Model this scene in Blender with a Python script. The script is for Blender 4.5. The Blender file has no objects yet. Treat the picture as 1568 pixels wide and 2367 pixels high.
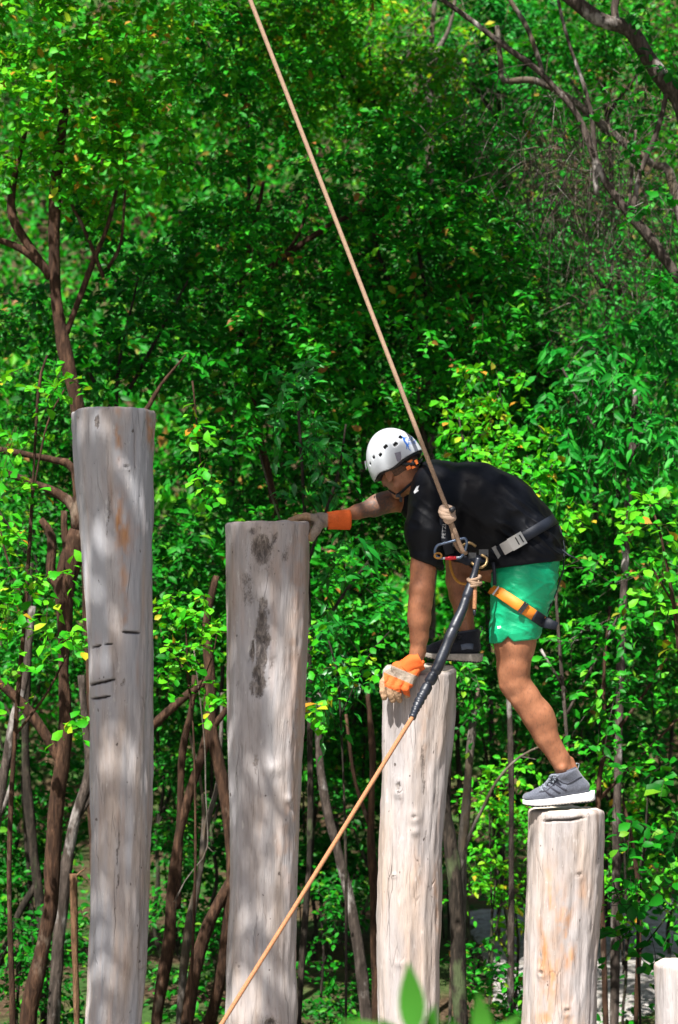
import bpy, math, random
import numpy as np
from mathutils import Vector, Matrix

# ------------------------------------------------------------------ camera, sky, sun, exposure
scene = bpy.context.scene
C = scene.collection
CAM_H, FOC, CX, HY = 2.7, 4500.0, 784.0, 1450.0      # eye height, focal length and horizon in photo units (1568 x 2366)
cam_data = bpy.data.cameras.new('camera')
cam = bpy.data.objects.new('camera', cam_data)
C.objects.link(cam)
cam.location = (0, 0, CAM_H)
cam.rotation_euler = (math.radians(90), 0, 0)
cam_data.sensor_fit = 'VERTICAL'
cam_data.sensor_height = 36
cam_data.sensor_width = 24
cam_data.lens = FOC / 2366.0 * 36
cam_data.shift_y = (HY - 1183.0) / 2366.0
cam_data.clip_start = 0.1
cam_data.clip_end = 600
cam_data.dof.use_dof = True
cam_data.dof.focus_distance = 8.5
cam_data.dof.aperture_fstop = 3.6
scene.camera = cam

SUN = Vector((-0.30, -0.62, 1.0)).normalized()       # towards the sun
SUN_EL = math.asin(SUN.z)
SUN_AZ = math.atan2(SUN.x, SUN.y)
world = bpy.data.worlds.new('World')
scene.world = world
world.use_nodes = True
wn = world.node_tree
sky = wn.nodes.new('ShaderNodeTexSky')
sky.sky_type = 'NISHITA'
sky.sun_disc = False
sky.sun_elevation = SUN_EL
sky.sun_rotation = SUN_AZ
sky.dust_density = 3.0
sky.air_density = 0.8
wn.links.new(sky.outputs[0], wn.nodes['Background'].inputs[0])
wn.nodes['Background'].inputs[1].default_value = 0.05
sun_data = bpy.data.lights.new('sun', 'SUN')
sun_data.energy = 5.0
sun_data.angle = math.radians(0.53)
sun_data.color = (1.0, 0.975, 0.94)
sun = bpy.data.objects.new('sun', sun_data)
C.objects.link(sun)
sun.rotation_euler = (-SUN).to_track_quat('-Z', 'Y').to_euler()
scene.view_settings.view_transform = 'Standard'
scene.view_settings.look = 'None'
scene.view_settings.exposure = 1.36
scene.view_settings.gamma = 1.0
scene.view_settings.use_curve_mapping = False
scene.render.engine = 'CYCLES'
scene.cycles.max_bounces = 6
scene.cycles.diffuse_bounces = 2
scene.cycles.glossy_bounces = 2
scene.cycles.transmission_bounces = 3
scene.cycles.use_denoising = True

# ------------------------------------------------------------------ helpers
def P(dx, dy, Y):
    return np.array([(dx - CX) / FOC * Y, Y, CAM_H - (dy - HY) / FOC * Y])
def px(n, Y=8.5):
    return n * Y / FOC

def _hash(ix, iy, iz, seed):
    h = (ix * 374761393 + iy * 668265263 + iz * 2147483647 + seed * 974634777) & 0xFFFFFFFF
    h = ((h ^ (h >> 13)) * 1274126177) & 0xFFFFFFFF
    h = ((h ^ (h >> 16)) * 2246822519) & 0xFFFFFFFF
    return ((h ^ (h >> 15)) & 0xFFFFFF) / float(0xFFFFFF)
def vnoise(p, seed=0):
    p = np.asarray(p, float)
    i = np.floor(p).astype(np.int64)
    f = p - i
    f = f * f * (3 - 2 * f)
    x, y, z = i[..., 0], i[..., 1], i[..., 2]
    r = 0
    for a in (0, 1):
        for b in (0, 1):
            for c in (0, 1):
                w = (f[..., 0] if a else 1 - f[..., 0]) * (f[..., 1] if b else 1 - f[..., 1]) * (f[..., 2] if c else 1 - f[..., 2])
                r = r + w * _hash(x + a, y + b, z + c, seed)
    return r * 2 - 1
def fbm(p, oct=3, seed=0):
    r, a = 0, 1.0
    for k in range(oct):
        r = r + a * vnoise(np.asarray(p) * (2 ** k), seed + k * 17)
        a *= 0.5
    return r

def mesh_np(name, verts, faces, smooth=True):
    """verts (N,3); faces: one (M,k) array or a list of such arrays"""
    if isinstance(faces, np.ndarray):
        faces = [faces]
    faces = [np.asarray(f, np.int32) for f in faces if len(f)]
    me = bpy.data.meshes.new(name)
    v = np.ascontiguousarray(verts, np.float32)
    me.vertices.add(len(v))
    me.vertices.foreach_set('co', v.ravel())
    tot = np.concatenate([np.full(len(f), f.shape[1], np.int32) for f in faces])
    loops = np.concatenate([f.ravel() for f in faces])
    me.loops.add(len(loops))
    me.loops.foreach_set('vertex_index', loops)
    me.polygons.add(len(tot))
    start = np.concatenate([[0], np.cumsum(tot)[:-1]]).astype(np.int32)
    me.polygons.foreach_set('loop_start', start)
    me.polygons.foreach_set('loop_total', tot)
    me.polygons.foreach_set('use_smooth', np.full(len(tot), bool(smooth)))
    me.update(calc_edges=True)
    me.validate(verbose=False)
    return me
def attr(me, name, vals):
    a = me.attributes.new(name, 'FLOAT', 'POINT')
    a.data.foreach_set('value', np.ascontiguousarray(vals, np.float32))

def tag(o, label=None, cat=None, group=None, kind=None):
    if label: o['label'] = label
    if cat: o['category'] = cat
    if group: o['group'] = group
    if kind: o['kind'] = kind
    return o
def empty(name, loc, label=None, cat=None, group=None):
    o = bpy.data.objects.new(name, None)
    C.objects.link(o)
    o.empty_display_size = 0.1
    o.location = Vector(loc)
    return tag(o, label, cat, group)
def root_loc(o):
    l = Vector((0, 0, 0))
    while o is not None:
        l += o.location
        o = o.parent
    return l
def obj(name, me, mat, parent=None, kind=None):
    """mesh data is in world coordinates; a child keeps them through its own offset"""
    o = bpy.data.objects.new(name, me)
    C.objects.link(o)
    if mat is not None:
        me.materials.append(mat)
    if parent is not None:
        o.parent = parent
        o.location = -root_loc(parent)
    if kind: o['kind'] = kind
    return o

def resample(pts, rad, step):
    pts = np.asarray(pts, float)
    rad = np.asarray(rad, float)
    if len(pts) < 3:
        n = max(2, int(np.linalg.norm(pts[-1] - pts[0]) / step) + 1)
        t = np.linspace(0, 1, n)[:, None]
        return pts[0] * (1 - t) + pts[-1] * t, rad[0] * (1 - t[:, 0]) + rad[-1] * t[:, 0]
    q = np.vstack([2 * pts[0] - pts[1], pts, 2 * pts[-1] - pts[-2]])
    outp, outr = [], []
    for i in range(len(pts) - 1):
        n = max(1, int(np.linalg.norm(pts[i + 1] - pts[i]) / step))
        for k in range(n):
            t = k / n
            a, b, c, d = q[i], q[i + 1], q[i + 2], q[i + 3]
            outp.append(0.5 * ((2 * b) + (c - a) * t + (2 * a - 5 * b + 4 * c - d) * t * t + (3 * b - a - 3 * c + d) * t ** 3))
            outr.append(rad[i] * (1 - t) + rad[i + 1] * t)
    outp.append(pts[-1]); outr.append(rad[-1])
    return np.array(outp), np.array(outr)
def frames(pts):
    t = np.gradient(pts, axis=0)
    t /= np.linalg.norm(t, axis=1)[:, None] + 1e-9
    n = np.zeros_like(t)
    ref = np.array([0, 1.0, 0]) if abs(t[0][1]) < 0.9 else np.array([1.0, 0, 0])
    v = np.cross(t[0], ref); v /= np.linalg.norm(v)
    n[0] = v
    for i in range(1, len(t)):
        v = n[i - 1] - t[i] * np.dot(n[i - 1], t[i])
        n[i] = v / (np.linalg.norm(v) + 1e-9)
    return t, n, np.cross(t, n)
def tube_np(pts, rad, n=10, rough=0.0, step=0.06, seed=0, lobes=None, cap=True, freq=9.0, do_resample=True):
    if do_resample:
        pts, rad = resample(pts, rad, step)
    pts = np.asarray(pts, float); rad = np.asarray(rad, float)
    t, a, b = frames(pts)
    ang = np.linspace(0, 2 * math.pi, n, endpoint=False)
    ring = a[:, None, :] * np.cos(ang)[None, :, None] + b[:, None, :] * np.sin(ang)[None, :, None]
    r = np.repeat(rad[:, None], n, 1)
    if lobes:
        k, amp, pitch = lobes
        s = np.concatenate([[0], np.cumsum(np.linalg.norm(np.diff(pts, axis=0), axis=1))])
        r = r * (1 + amp * (np.abs(np.cos(k / 2 * (ang[None, :] + 2 * math.pi * s[:, None] / pitch))) - 0.6))
    if rough:
        base = pts[:, None, :] + ring * r[..., None]
        r = r * (1 + rough * fbm(base * np.array([freq, freq, freq * 0.45]), 3, seed))
    v = (pts[:, None, :] + ring * r[..., None]).reshape(-1, 3)
    m = len(pts)
    i = np.arange(m - 1)[:, None] * n
    j = np.arange(n)[None, :]
    k = (j + 1) % n
    f = np.stack([i + j, i + k, i + n + k, i + n + j], -1).reshape(-1, 4)
    caps = np.zeros((0, n), int)
    if cap:
        caps = np.array([np.arange(n)[::-1], np.arange(n) + (m - 1) * n])
    return v, f, caps
class MB:
    def __init__(self):
        self.v, self.f, self.n = [], {}, 0
    def add(self, v, *fs):
        for f in fs:
            f = np.asarray(f)
            if len(f):
                self.f.setdefault(f.shape[1], []).append(f + self.n)
        self.v.append(np.asarray(v, float)); self.n += len(v)
        return self
    def tube(self, *a, **k):
        v, f, c = tube_np(*a, **k)
        return self.add(v, f, c)
    def box(self, c, half, R=np.eye(3)):
        s = np.array([[x, y, z] for x in (-1, 1) for y in (-1, 1) for z in (-1, 1)], float) * np.asarray(half)
        f = np.array([[0, 1, 3, 2], [4, 6, 7, 5], [0, 4, 5, 1], [2, 3, 7, 6], [0, 2, 6, 4], [1, 5, 7, 3]])
        return self.add(s @ np.asarray(R).T + np.asarray(c), f)
    def ribbon(self, pts, nrm, width, thick, closed=False):
        """flat strap along pts; nrm = outward normals"""
        pts = np.asarray(pts, float); nrm = np.asarray(nrm, float)
        if closed:
            t = np.roll(pts, -1, 0) - np.roll(pts, 1, 0)
        else:
            t = np.gradient(pts, axis=0)
        t /= np.linalg.norm(t, axis=1)[:, None]
        nrm = nrm - t * np.sum(nrm * t, 1)[:, None]
        nrm /= np.linalg.norm(nrm, axis=1)[:, None]
        w = np.cross(t, nrm)
        wd = np.broadcast_to(np.asarray(width, float), (len(pts),))[:, None] / 2
        th = thick / 2
        prof = [(-1, -1), (-0.9, 1), (0.9, 1), (1, -1)]
        v = np.stack([pts + w * wd * a + nrm * th * b for a, b in prof], 1).reshape(-1, 3)
        m = len(pts)
        fs = []
        for i in range(m if closed else m - 1):
            j = (i + 1) % m
            for k in range(4):
                l = (k + 1) % 4
                fs.append([i * 4 + k, i * 4 + l, j * 4 + l, j * 4 + k])
        if not closed:
            fs.append([3, 2, 1, 0]); fs.append([(m - 1) * 4 + q for q in range(4)])
        return self.add(v, np.array(fs))
    def mesh(self, name, smooth=True):
        return mesh_np(name, np.vstack(self.v), [np.vstack(x) for x in self.f.values()], smooth)

# ---- signed distance volumes turned into one continuous surface
class SDF:
    def __init__(self, lo, hi, h):
        self.lo = np.asarray(lo, float); self.h = h
        self.n = np.ceil((np.asarray(hi) - self.lo) / h).astype(int) + 1
        self.D = np.full(self.n, 0.12, np.float32)
    def _win(self, lo, hi, m=0.09):
        a = np.clip(np.floor((np.asarray(lo) - m - self.lo) / self.h).astype(int), 0, self.n)
        b = np.clip(np.ceil((np.asarray(hi) + m - self.lo) / self.h).astype(int) + 1, 0, self.n)
        if np.any(b <= a): return None, None
        sl = tuple(slice(i, j) for i, j in zip(a, b))
        g = np.stack(np.meshgrid(*[self.lo[k] + self.h * np.arange(a[k], b[k]) for k in range(3)], indexing='ij'), -1).astype(np.float32)
        return sl, g
    def _put(self, sl, d, k, sub=False):
        A = self.D[sl]
        if sub:
            self.D[sl] = np.maximum(A, -d) if not k else -self._smin(-A, d, k)
        else:
            self.D[sl] = self._smin(A, d, k) if k else np.minimum(A, d)
    @staticmethod
    def _smin(a, b, k):
        h = np.clip(0.5 + 0.5 * (b - a) / k, 0, 1)
        return b * (1 - h) + a * h - k * h * (1 - h)
    def cap(self, a, b, r0, r1, k=0.02, ax=None, fl=1.0, sub=False):
        a = np.asarray(a, float); b = np.asarray(b, float); R = max(r0, r1) * max(1, fl)
        sl, g = self._win(np.minimum(a, b) - R, np.maximum(a, b) + R)
        if sl is None: return self
        ab = b - a
        q = g - a
        t = np.clip((q @ ab) / (ab @ ab + 1e-12), 0, 1)
        q = q - t[..., None] * ab
        d2 = np.sum(q * q, -1)
        if ax is not None:
            ax = np.asarray(ax, float) / np.linalg.norm(ax)
            d2 = d2 + (q @ ax) ** 2 * (1 / fl ** 2 - 1)
        self._put(sl, np.sqrt(np.maximum(d2, 1e-12)) - (r0 + (r1 - r0) * t), k, sub)
        return self
    def chain(self, pts, k=0.02, **kw):
        for (a, ra), (b, rb) in zip(pts[:-1], pts[1:]):
            self.cap(a, b, ra, rb, k, **kw)
        return self
    def ell(self, c, s, R=None, k=0.02, sub=False):
        c = np.asarray(c, float); s = np.asarray(s, float); m = max(s)
        sl, g = self._win(c - m, c + m)
        if sl is None: return self
        q = g - c
        if R is not None: q = q @ np.asarray(R)          # columns of R = the axes
        k0 = np.sqrt(np.sum((q / s) ** 2, -1)); k1 = np.sqrt(np.sum((q / s ** 2) ** 2, -1)) + 1e-9
        self._put(sl, k0 * (k0 - 1) / k1, k, sub)
        return self
    def box(self, c, s, R=None, k=0.0, r=0.0, sub=False):
        c = np.asarray(c, float); s = np.asarray(s, float); m = np.linalg.norm(s)
        sl, g = self._win(c - m, c + m)
        if sl is None: return self
        q = g - c
        if R is not None: q = q @ np.asarray(R)
        q = np.abs(q) - (s - r)
        d = np.sqrt(np.sum(np.maximum(q, 0) ** 2, -1)) + np.minimum(np.max(q, -1), 0) - r
        self._put(sl, d, k, sub)
        return self
    def grid(self):
        return np.stack(np.meshgrid(*[self.lo[k] + self.h * np.arange(self.n[k]) for k in range(3)], indexing='ij'), -1)
    def cut(self, p, n, near=None, k=0.006):
        """remove what lies on the side n points to; near=(centre, radius) limits it"""
        n = np.asarray(n, float) / np.linalg.norm(n)
        p = np.asarray(p, float)
        if near is None:
            sl = tuple(slice(0, int(m)) for m in self.n); g = self.grid()
        else:
            sl, g = self._win(np.asarray(near[0]) - near[1], np.asarray(near[0]) + near[1], 0)
        d = (g - p) @ n
        if near is not None:
            d = np.minimum(d, near[1] - np.linalg.norm(g - near[0], axis=-1))
        self.D[sl] = -self._smin(-self.D[sl], -d, k)
        return self
    def surface(self):
        D = self.D.copy(); D[0] = D[-1] = 0.1; D[:, 0] = D[:, -1] = 0.1; D[:, :, 0] = D[:, :, -1] = 0.1
        S = D < 0
        c = np.zeros(np.array(D.shape) - 1, np.int8)
        for a in (0, 1):
            for b in (0, 1):
                for d in (0, 1):
                    c += S[a:a + c.shape[0], b:b + c.shape[1], d:d + c.shape[2]]
        act = (c > 0) & (c < 8)
        idx = np.argwhere(act)
        num = np.full(c.shape, -1, np.int64); num[act] = np.arange(len(idx))
        acc = np.zeros((len(idx), 3)); cnt = np.zeros(len(idx))
        off = [(a, b, d) for a in (0, 1) for b in (0, 1) for d in (0, 1)]
        val = {o: D[idx[:, 0] + o[0], idx[:, 1] + o[1], idx[:, 2] + o[2]] for o in off}
        for o in off:
            for ax in range(3):
                if o[ax]: continue
                p = list(o); p[ax] = 1; p = tuple(p)
                va, vb = val[o], val[p]
                m = (va < 0) != (vb < 0)
                t = va / (va - vb + 1e-20)
                pos = np.tile(np.array(o, float), (len(idx), 1)); pos[:, ax] += np.clip(t, 0, 1)
                acc[m] += pos[m]; cnt[m] += 1
        v = self.lo + self.h * (idx + acc / np.maximum(cnt, 1)[:, None])
        fs = []
        for ax in range(3):
            s1 = [slice(1, -1)] * 3; s1[ax] = slice(0, -1)
            s2 = [slice(1, -1)] * 3; s2[ax] = slice(1, None)
            A, B = S[tuple(s1)], S[tuple(s2)]
            e = np.argwhere(A != B)
            flip = A[e[:, 0], e[:, 1], e[:, 2]]
            e = e + 1; e[:, ax] -= 1
            u, w = [(1, 2), (2, 0), (0, 1)][ax]
            def cell(du, dw):
                q = e.copy(); q[:, u] += du; q[:, w] += dw
                return num[q[:, 0], q[:, 1], q[:, 2]]
            q = np.stack([cell(-1, -1), cell(0, -1), cell(0, 0), cell(-1, 0)], 1)
            q[~flip] = q[~flip][:, ::-1]
            fs.append(q)
        f = np.vstack(fs)
        return v, f[(f >= 0).all(1)]
def relax(v, f, it=2, lam=0.5):
    for _ in range(it):
        s = np.zeros_like(v); n = np.zeros(len(v))
        for a, b in ((0, 1), (1, 2), (2, 3), (3, 0)):
            np.add.at(s, f[:, a], v[f[:, b]]); np.add.at(n, f[:, a], 1)
            np.add.at(s, f[:, b], v[f[:, a]]); np.add.at(n, f[:, b], 1)
        v = v + lam * (s / np.maximum(n, 1)[:, None] - v)
    return v
def normals(v, f):
    n = np.cross(v[f[:, 2]] - v[f[:, 0]], v[f[:, 3]] - v[f[:, 1]])
    o = np.zeros_like(v)
    for k in range(4):
        np.add.at(o, f[:, k], n)
    return o / (np.linalg.norm(o, axis=1)[:, None] + 1e-12)

# ------------------------------------------------------------------ materials
def new_mat(name):
    m = bpy.data.materials.new(name)
    m.use_nodes = True
    nt = m.node_tree
    nt.nodes.clear()
    out = nt.nodes.new('ShaderNodeOutputMaterial')
    return m, nt, out
class NT:
    def __init__(self, nt): self.nt = nt
    def n(self, t, **kw):
        x = self.nt.nodes.new(t)
        for k, v in kw.items(): setattr(x, k, v)
        return x
    def link(self, a, b): self.nt.links.new(a, b)
    def coord(self, scale=(1, 1, 1)):
        c = self.n('ShaderNodeTexCoord'); m = self.n('ShaderNodeMapping')
        m.inputs['Scale'].default_value = scale
        self.link(c.outputs['Object'], m.inputs['Vector'])
        return m.outputs[0]
    def noise(self, scale, vec=None, detail=4, rough=0.55, dist=0.0):
        x = self.n('ShaderNodeTexNoise')
        x.inputs['Scale'].default_value = scale; x.inputs['Detail'].default_value = detail
        x.inputs['Roughness'].default_value = rough; x.inputs['Distortion'].default_value = dist
        if vec is not None: self.link(vec, x.inputs['Vector'])
        return x.outputs['Fac']
    def ramp(self, fac, stops, interp='LINEAR'):
        r = self.n('ShaderNodeValToRGB')
        r.color_ramp.interpolation = interp
        e = r.color_ramp.elements
        while len(e) > 1: e.remove(e[-1])
        e[0].position = stops[0][0]; e[0].color = (*stops[0][1], 1) if len(stops[0][1]) == 3 else stops[0][1]
        for p, c in stops[1:]:
            q = e.new(p); q.color = (*c, 1) if len(c) == 3 else c
        self.link(fac, r.inputs[0])
        return r.outputs[0]
    def mix(self, fac, a, b, mode='MIX'):
        x = self.n('ShaderNodeMix', data_type='RGBA', blend_type=mode)
        for s, v in ((x.inputs[0], fac), (x.inputs[6], a), (x.inputs[7], b)):
            if isinstance(v, (int, float)): s.default_value = v
            elif isinstance(v, tuple): s.default_value = (*v, 1)
            else: self.link(v, s)
        return x.outputs[2]
    def math(self, op, a, b=0.0, clamp=False):
        x = self.n('ShaderNodeMath', operation=op, use_clamp=clamp)
        for s, v in ((x.inputs[0], a), (x.inputs[1], b)):
            if isinstance(v, (int, float)): s.default_value = v
            else: self.link(v, s)
        return x.outputs[0]
    def attr(self, name):
        return self.n('ShaderNodeAttribute', attribute_name=name).outputs['Fac']
    def bump(self, h, dist=0.01, strength=1.0):
        b = self.n('ShaderNodeBump')
        b.inputs['Distance'].default_value = dist; b.inputs['Strength'].default_value = strength
        self.link(h, b.inputs['Height'])
        return b.outputs[0]
    def bsdf(self, col, rough=0.6, bump=None, spec=0.5, metal=0.0, sheen=0.0, sss=0.0):
        p = self.n('ShaderNodeBsdfPrincipled')
        if isinstance(col, tuple): p.inputs['Base Color'].default_value = (*col, 1)
        else: self.link(col, p.inputs['Base Color'])
        if isinstance(rough, (int, float)): p.inputs['Roughness'].default_value = rough
        else: self.link(rough, p.inputs['Roughness'])
        p.inputs['Specular IOR Level'].default_value = spec
        p.inputs['Metallic'].default_value = metal
        p.inputs['Sheen Weight'].default_value = sheen
        if sss:
            p.inputs['Subsurface Weight'].default_value = sss
            p.inputs['Subsurface Radius'].default_value = (0.012, 0.005, 0.003)
            p.inputs['Subsurface Scale'].default_value = 1.0
        if bump is not None: self.link(bump, p.inputs['Normal'])
        return p.outputs[0]
def simple(name, col, rough=0.6, var=0.15, scale=60, bump=0.001, spec=0.4, metal=0.0, sheen=0.0, stretch=(1, 1, 1)):
    m, nt, out = new_mat(name); N = NT(nt)
    v = N.coord(stretch)
    nz = N.noise(scale, v, 5, 0.6)
    lo = tuple(c * (1 - var) for c in col); hi = tuple(min(1, c * (1 + var)) for c in col)
    c = N.ramp(nz, [(0.3, lo), (0.7, hi)])
    N.link(N.bsdf(c, rough, N.bump(nz, bump, 0.6) if bump else None, spec, metal, sheen), out.inputs[0])
    return m
def bark_mat(name, a, b, lichen, scale=1.0, lich=0.62):
    m, nt, out = new_mat(name); N = NT(nt)
    v = N.coord((1, 1, 0.22))
    fine = N.noise(38 * scale, v, 6, 0.65, 0.4)
    big = N.noise(7, N.coord((1, 1, 0.5)), 4, 0.6)
    c = N.ramp(fine, [(0.32, tuple(x * 0.45 for x in a)), (0.5, a), (0.72, b)])
    spots = N.ramp(big, [(lich - 0.05, (0, 0, 0)), (lich + 0.06, (1, 1, 1))])
    c = N.mix(spots, c, lichen)
    N.link(N.bsdf(c, 0.9, N.bump(fine, 0.02, 0.9), 0.2), out.inputs[0])
    return m
def leaf_mat(name, stops, trans=(0.16, 0.34, 0.02), tw=0.34, rough=0.5, spec=0.16):
    """hue differs from leaf to leaf; the blade lets some light through"""
    m, nt, out = new_mat(name); N = NT(nt)
    g = N.n('ShaderNodeNewGeometry'); o = N.n('ShaderNodeObjectInfo')
    r = N.math('FRACT', N.math('ADD', g.outputs['Random Per Island'], o.outputs['Random']))
    c = N.ramp(r, stops)
    blot = N.noise(9, N.coord(), 3)
    c = N.mix(N.ramp(blot, [(0.35, (0, 0, 0)), (0.75, (0.35, 0.35, 0.35))]), c, (0.012, 0.09, 0.006))
    p = N.bsdf(c, rough, None, spec)
    t = N.n('ShaderNodeBsdfTranslucent')
    tc = N.mix(0.6, c, trans)
    N.link(tc, t.inputs[0])
    mx = N.n('ShaderNodeMixShader'); mx.inputs[0].default_value = tw
    N.link(p, mx.inputs[1]); N.link(t.outputs[0], mx.inputs[2])
    N.link(mx.outputs[0], out.inputs[0])
    return m
# ------------------------------------------------------------------ ground and the slope behind the wood
def sheet(name, xs, ys, zf, mat, kind='structure'):
    X, Y = np.meshgrid(xs, ys)
    Z = zf(X, Y)
    v = np.stack([X, Y, Z], -1).reshape(-1, 3)
    n = len(xs)
    i = np.arange(len(ys) - 1)[:, None] * n; j = np.arange(n - 1)[None]
    f = np.stack([i + j, i + j + 1, i + n + j + 1, i + n + j], -1).reshape(-1, 4)
    return obj(name, mesh_np(name, v, f), mat, None, kind)
def ground_z(X, Y):
    p = np.stack([X * 0.6, Y * 0.6, X * 0], -1)
    z = 0.07 * fbm(p, 3, 5)
    return z + np.clip(Y - 26, 0, 60) ** 1.25 * 0.42
m, nt, out = new_mat('leaf_litter'); N = NT(nt)
v = N.coord()
a = N.noise(26, v, 6, 0.7); b = N.noise(0.9, v, 3)
c = N.ramp(a, [(0.3, (0.02, 0.014, 0.008)), (0.5, (0.07, 0.045, 0.025)), (0.7, (0.16, 0.11, 0.07))])
c = N.mix(N.ramp(b, [(0.45, (0, 0, 0)), (0.6, (1, 1, 1))]), c, N.ramp(a, [(0.3, (0.02, 0.05, 0.01)), (0.7, (0.06, 0.12, 0.03))]))
N.link(N.bsdf(c, 0.95, N.bump(a, 0.03), 0.1), out.inputs[0])
M_LITTER = m
xs = np.concatenate([np.linspace(-200, -16, 20), np.linspace(-14, 14, 90), np.linspace(16, 200, 20)])
ys = np.concatenate([np.linspace(-60, 2, 12), np.linspace(3, 30, 90), np.linspace(32, 85, 24)])
sheet('ground', xs, ys, ground_z, M_LITTER)
m, nt, out = new_mat('limestone_gravel'); N = NT(nt)
v = N.coord()
a = N.noise(14, v, 8, 0.75); b = N.noise(60, v, 4)
c = N.ramp(a, [(0.3, (0.10, 0.08, 0.055)), (0.48, (0.42, 0.385, 0.345)), (0.7, (0.74, 0.71, 0.67))])
N.link(N.bsdf(N.mix(0.3, c, b, 'MULTIPLY'), 0.95, N.bump(a, 0.05), 0.1), out.inputs[0])
sheet('path', np.linspace(0.5, 9, 60), np.linspace(13.2, 19.5, 50),
      lambda X, Y: ground_z(X, Y) + 0.03 + 0.03 * fbm(np.stack([X * 3, Y * 3, X * 0], -1), 2, 9)
      - 0.5 * np.clip(np.abs((Y - 16.4) / 3.1 + 0.2 * np.sin(X * 1.3)) - 0.8, 0, 1) - 0.5 * np.clip(1.2 - X, 0, 1), m)

# unseen pale ground around the logs, added to bounce warm light upward
sheet('bounce_ground', np.linspace(-14, 14, 60), np.linspace(-12, 9.4, 50),
      lambda X, Y: ground_z(X, Y) + 0.05 + 0.02 * fbm(np.stack([X * 3, Y * 3, X * 0], -1), 2, 19) - 0.3 * np.clip((np.abs(X) - 11) / 3, 0, 1) - 0.3 * np.clip((Y - 8.9) / .5, 0, 1), m)

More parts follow.
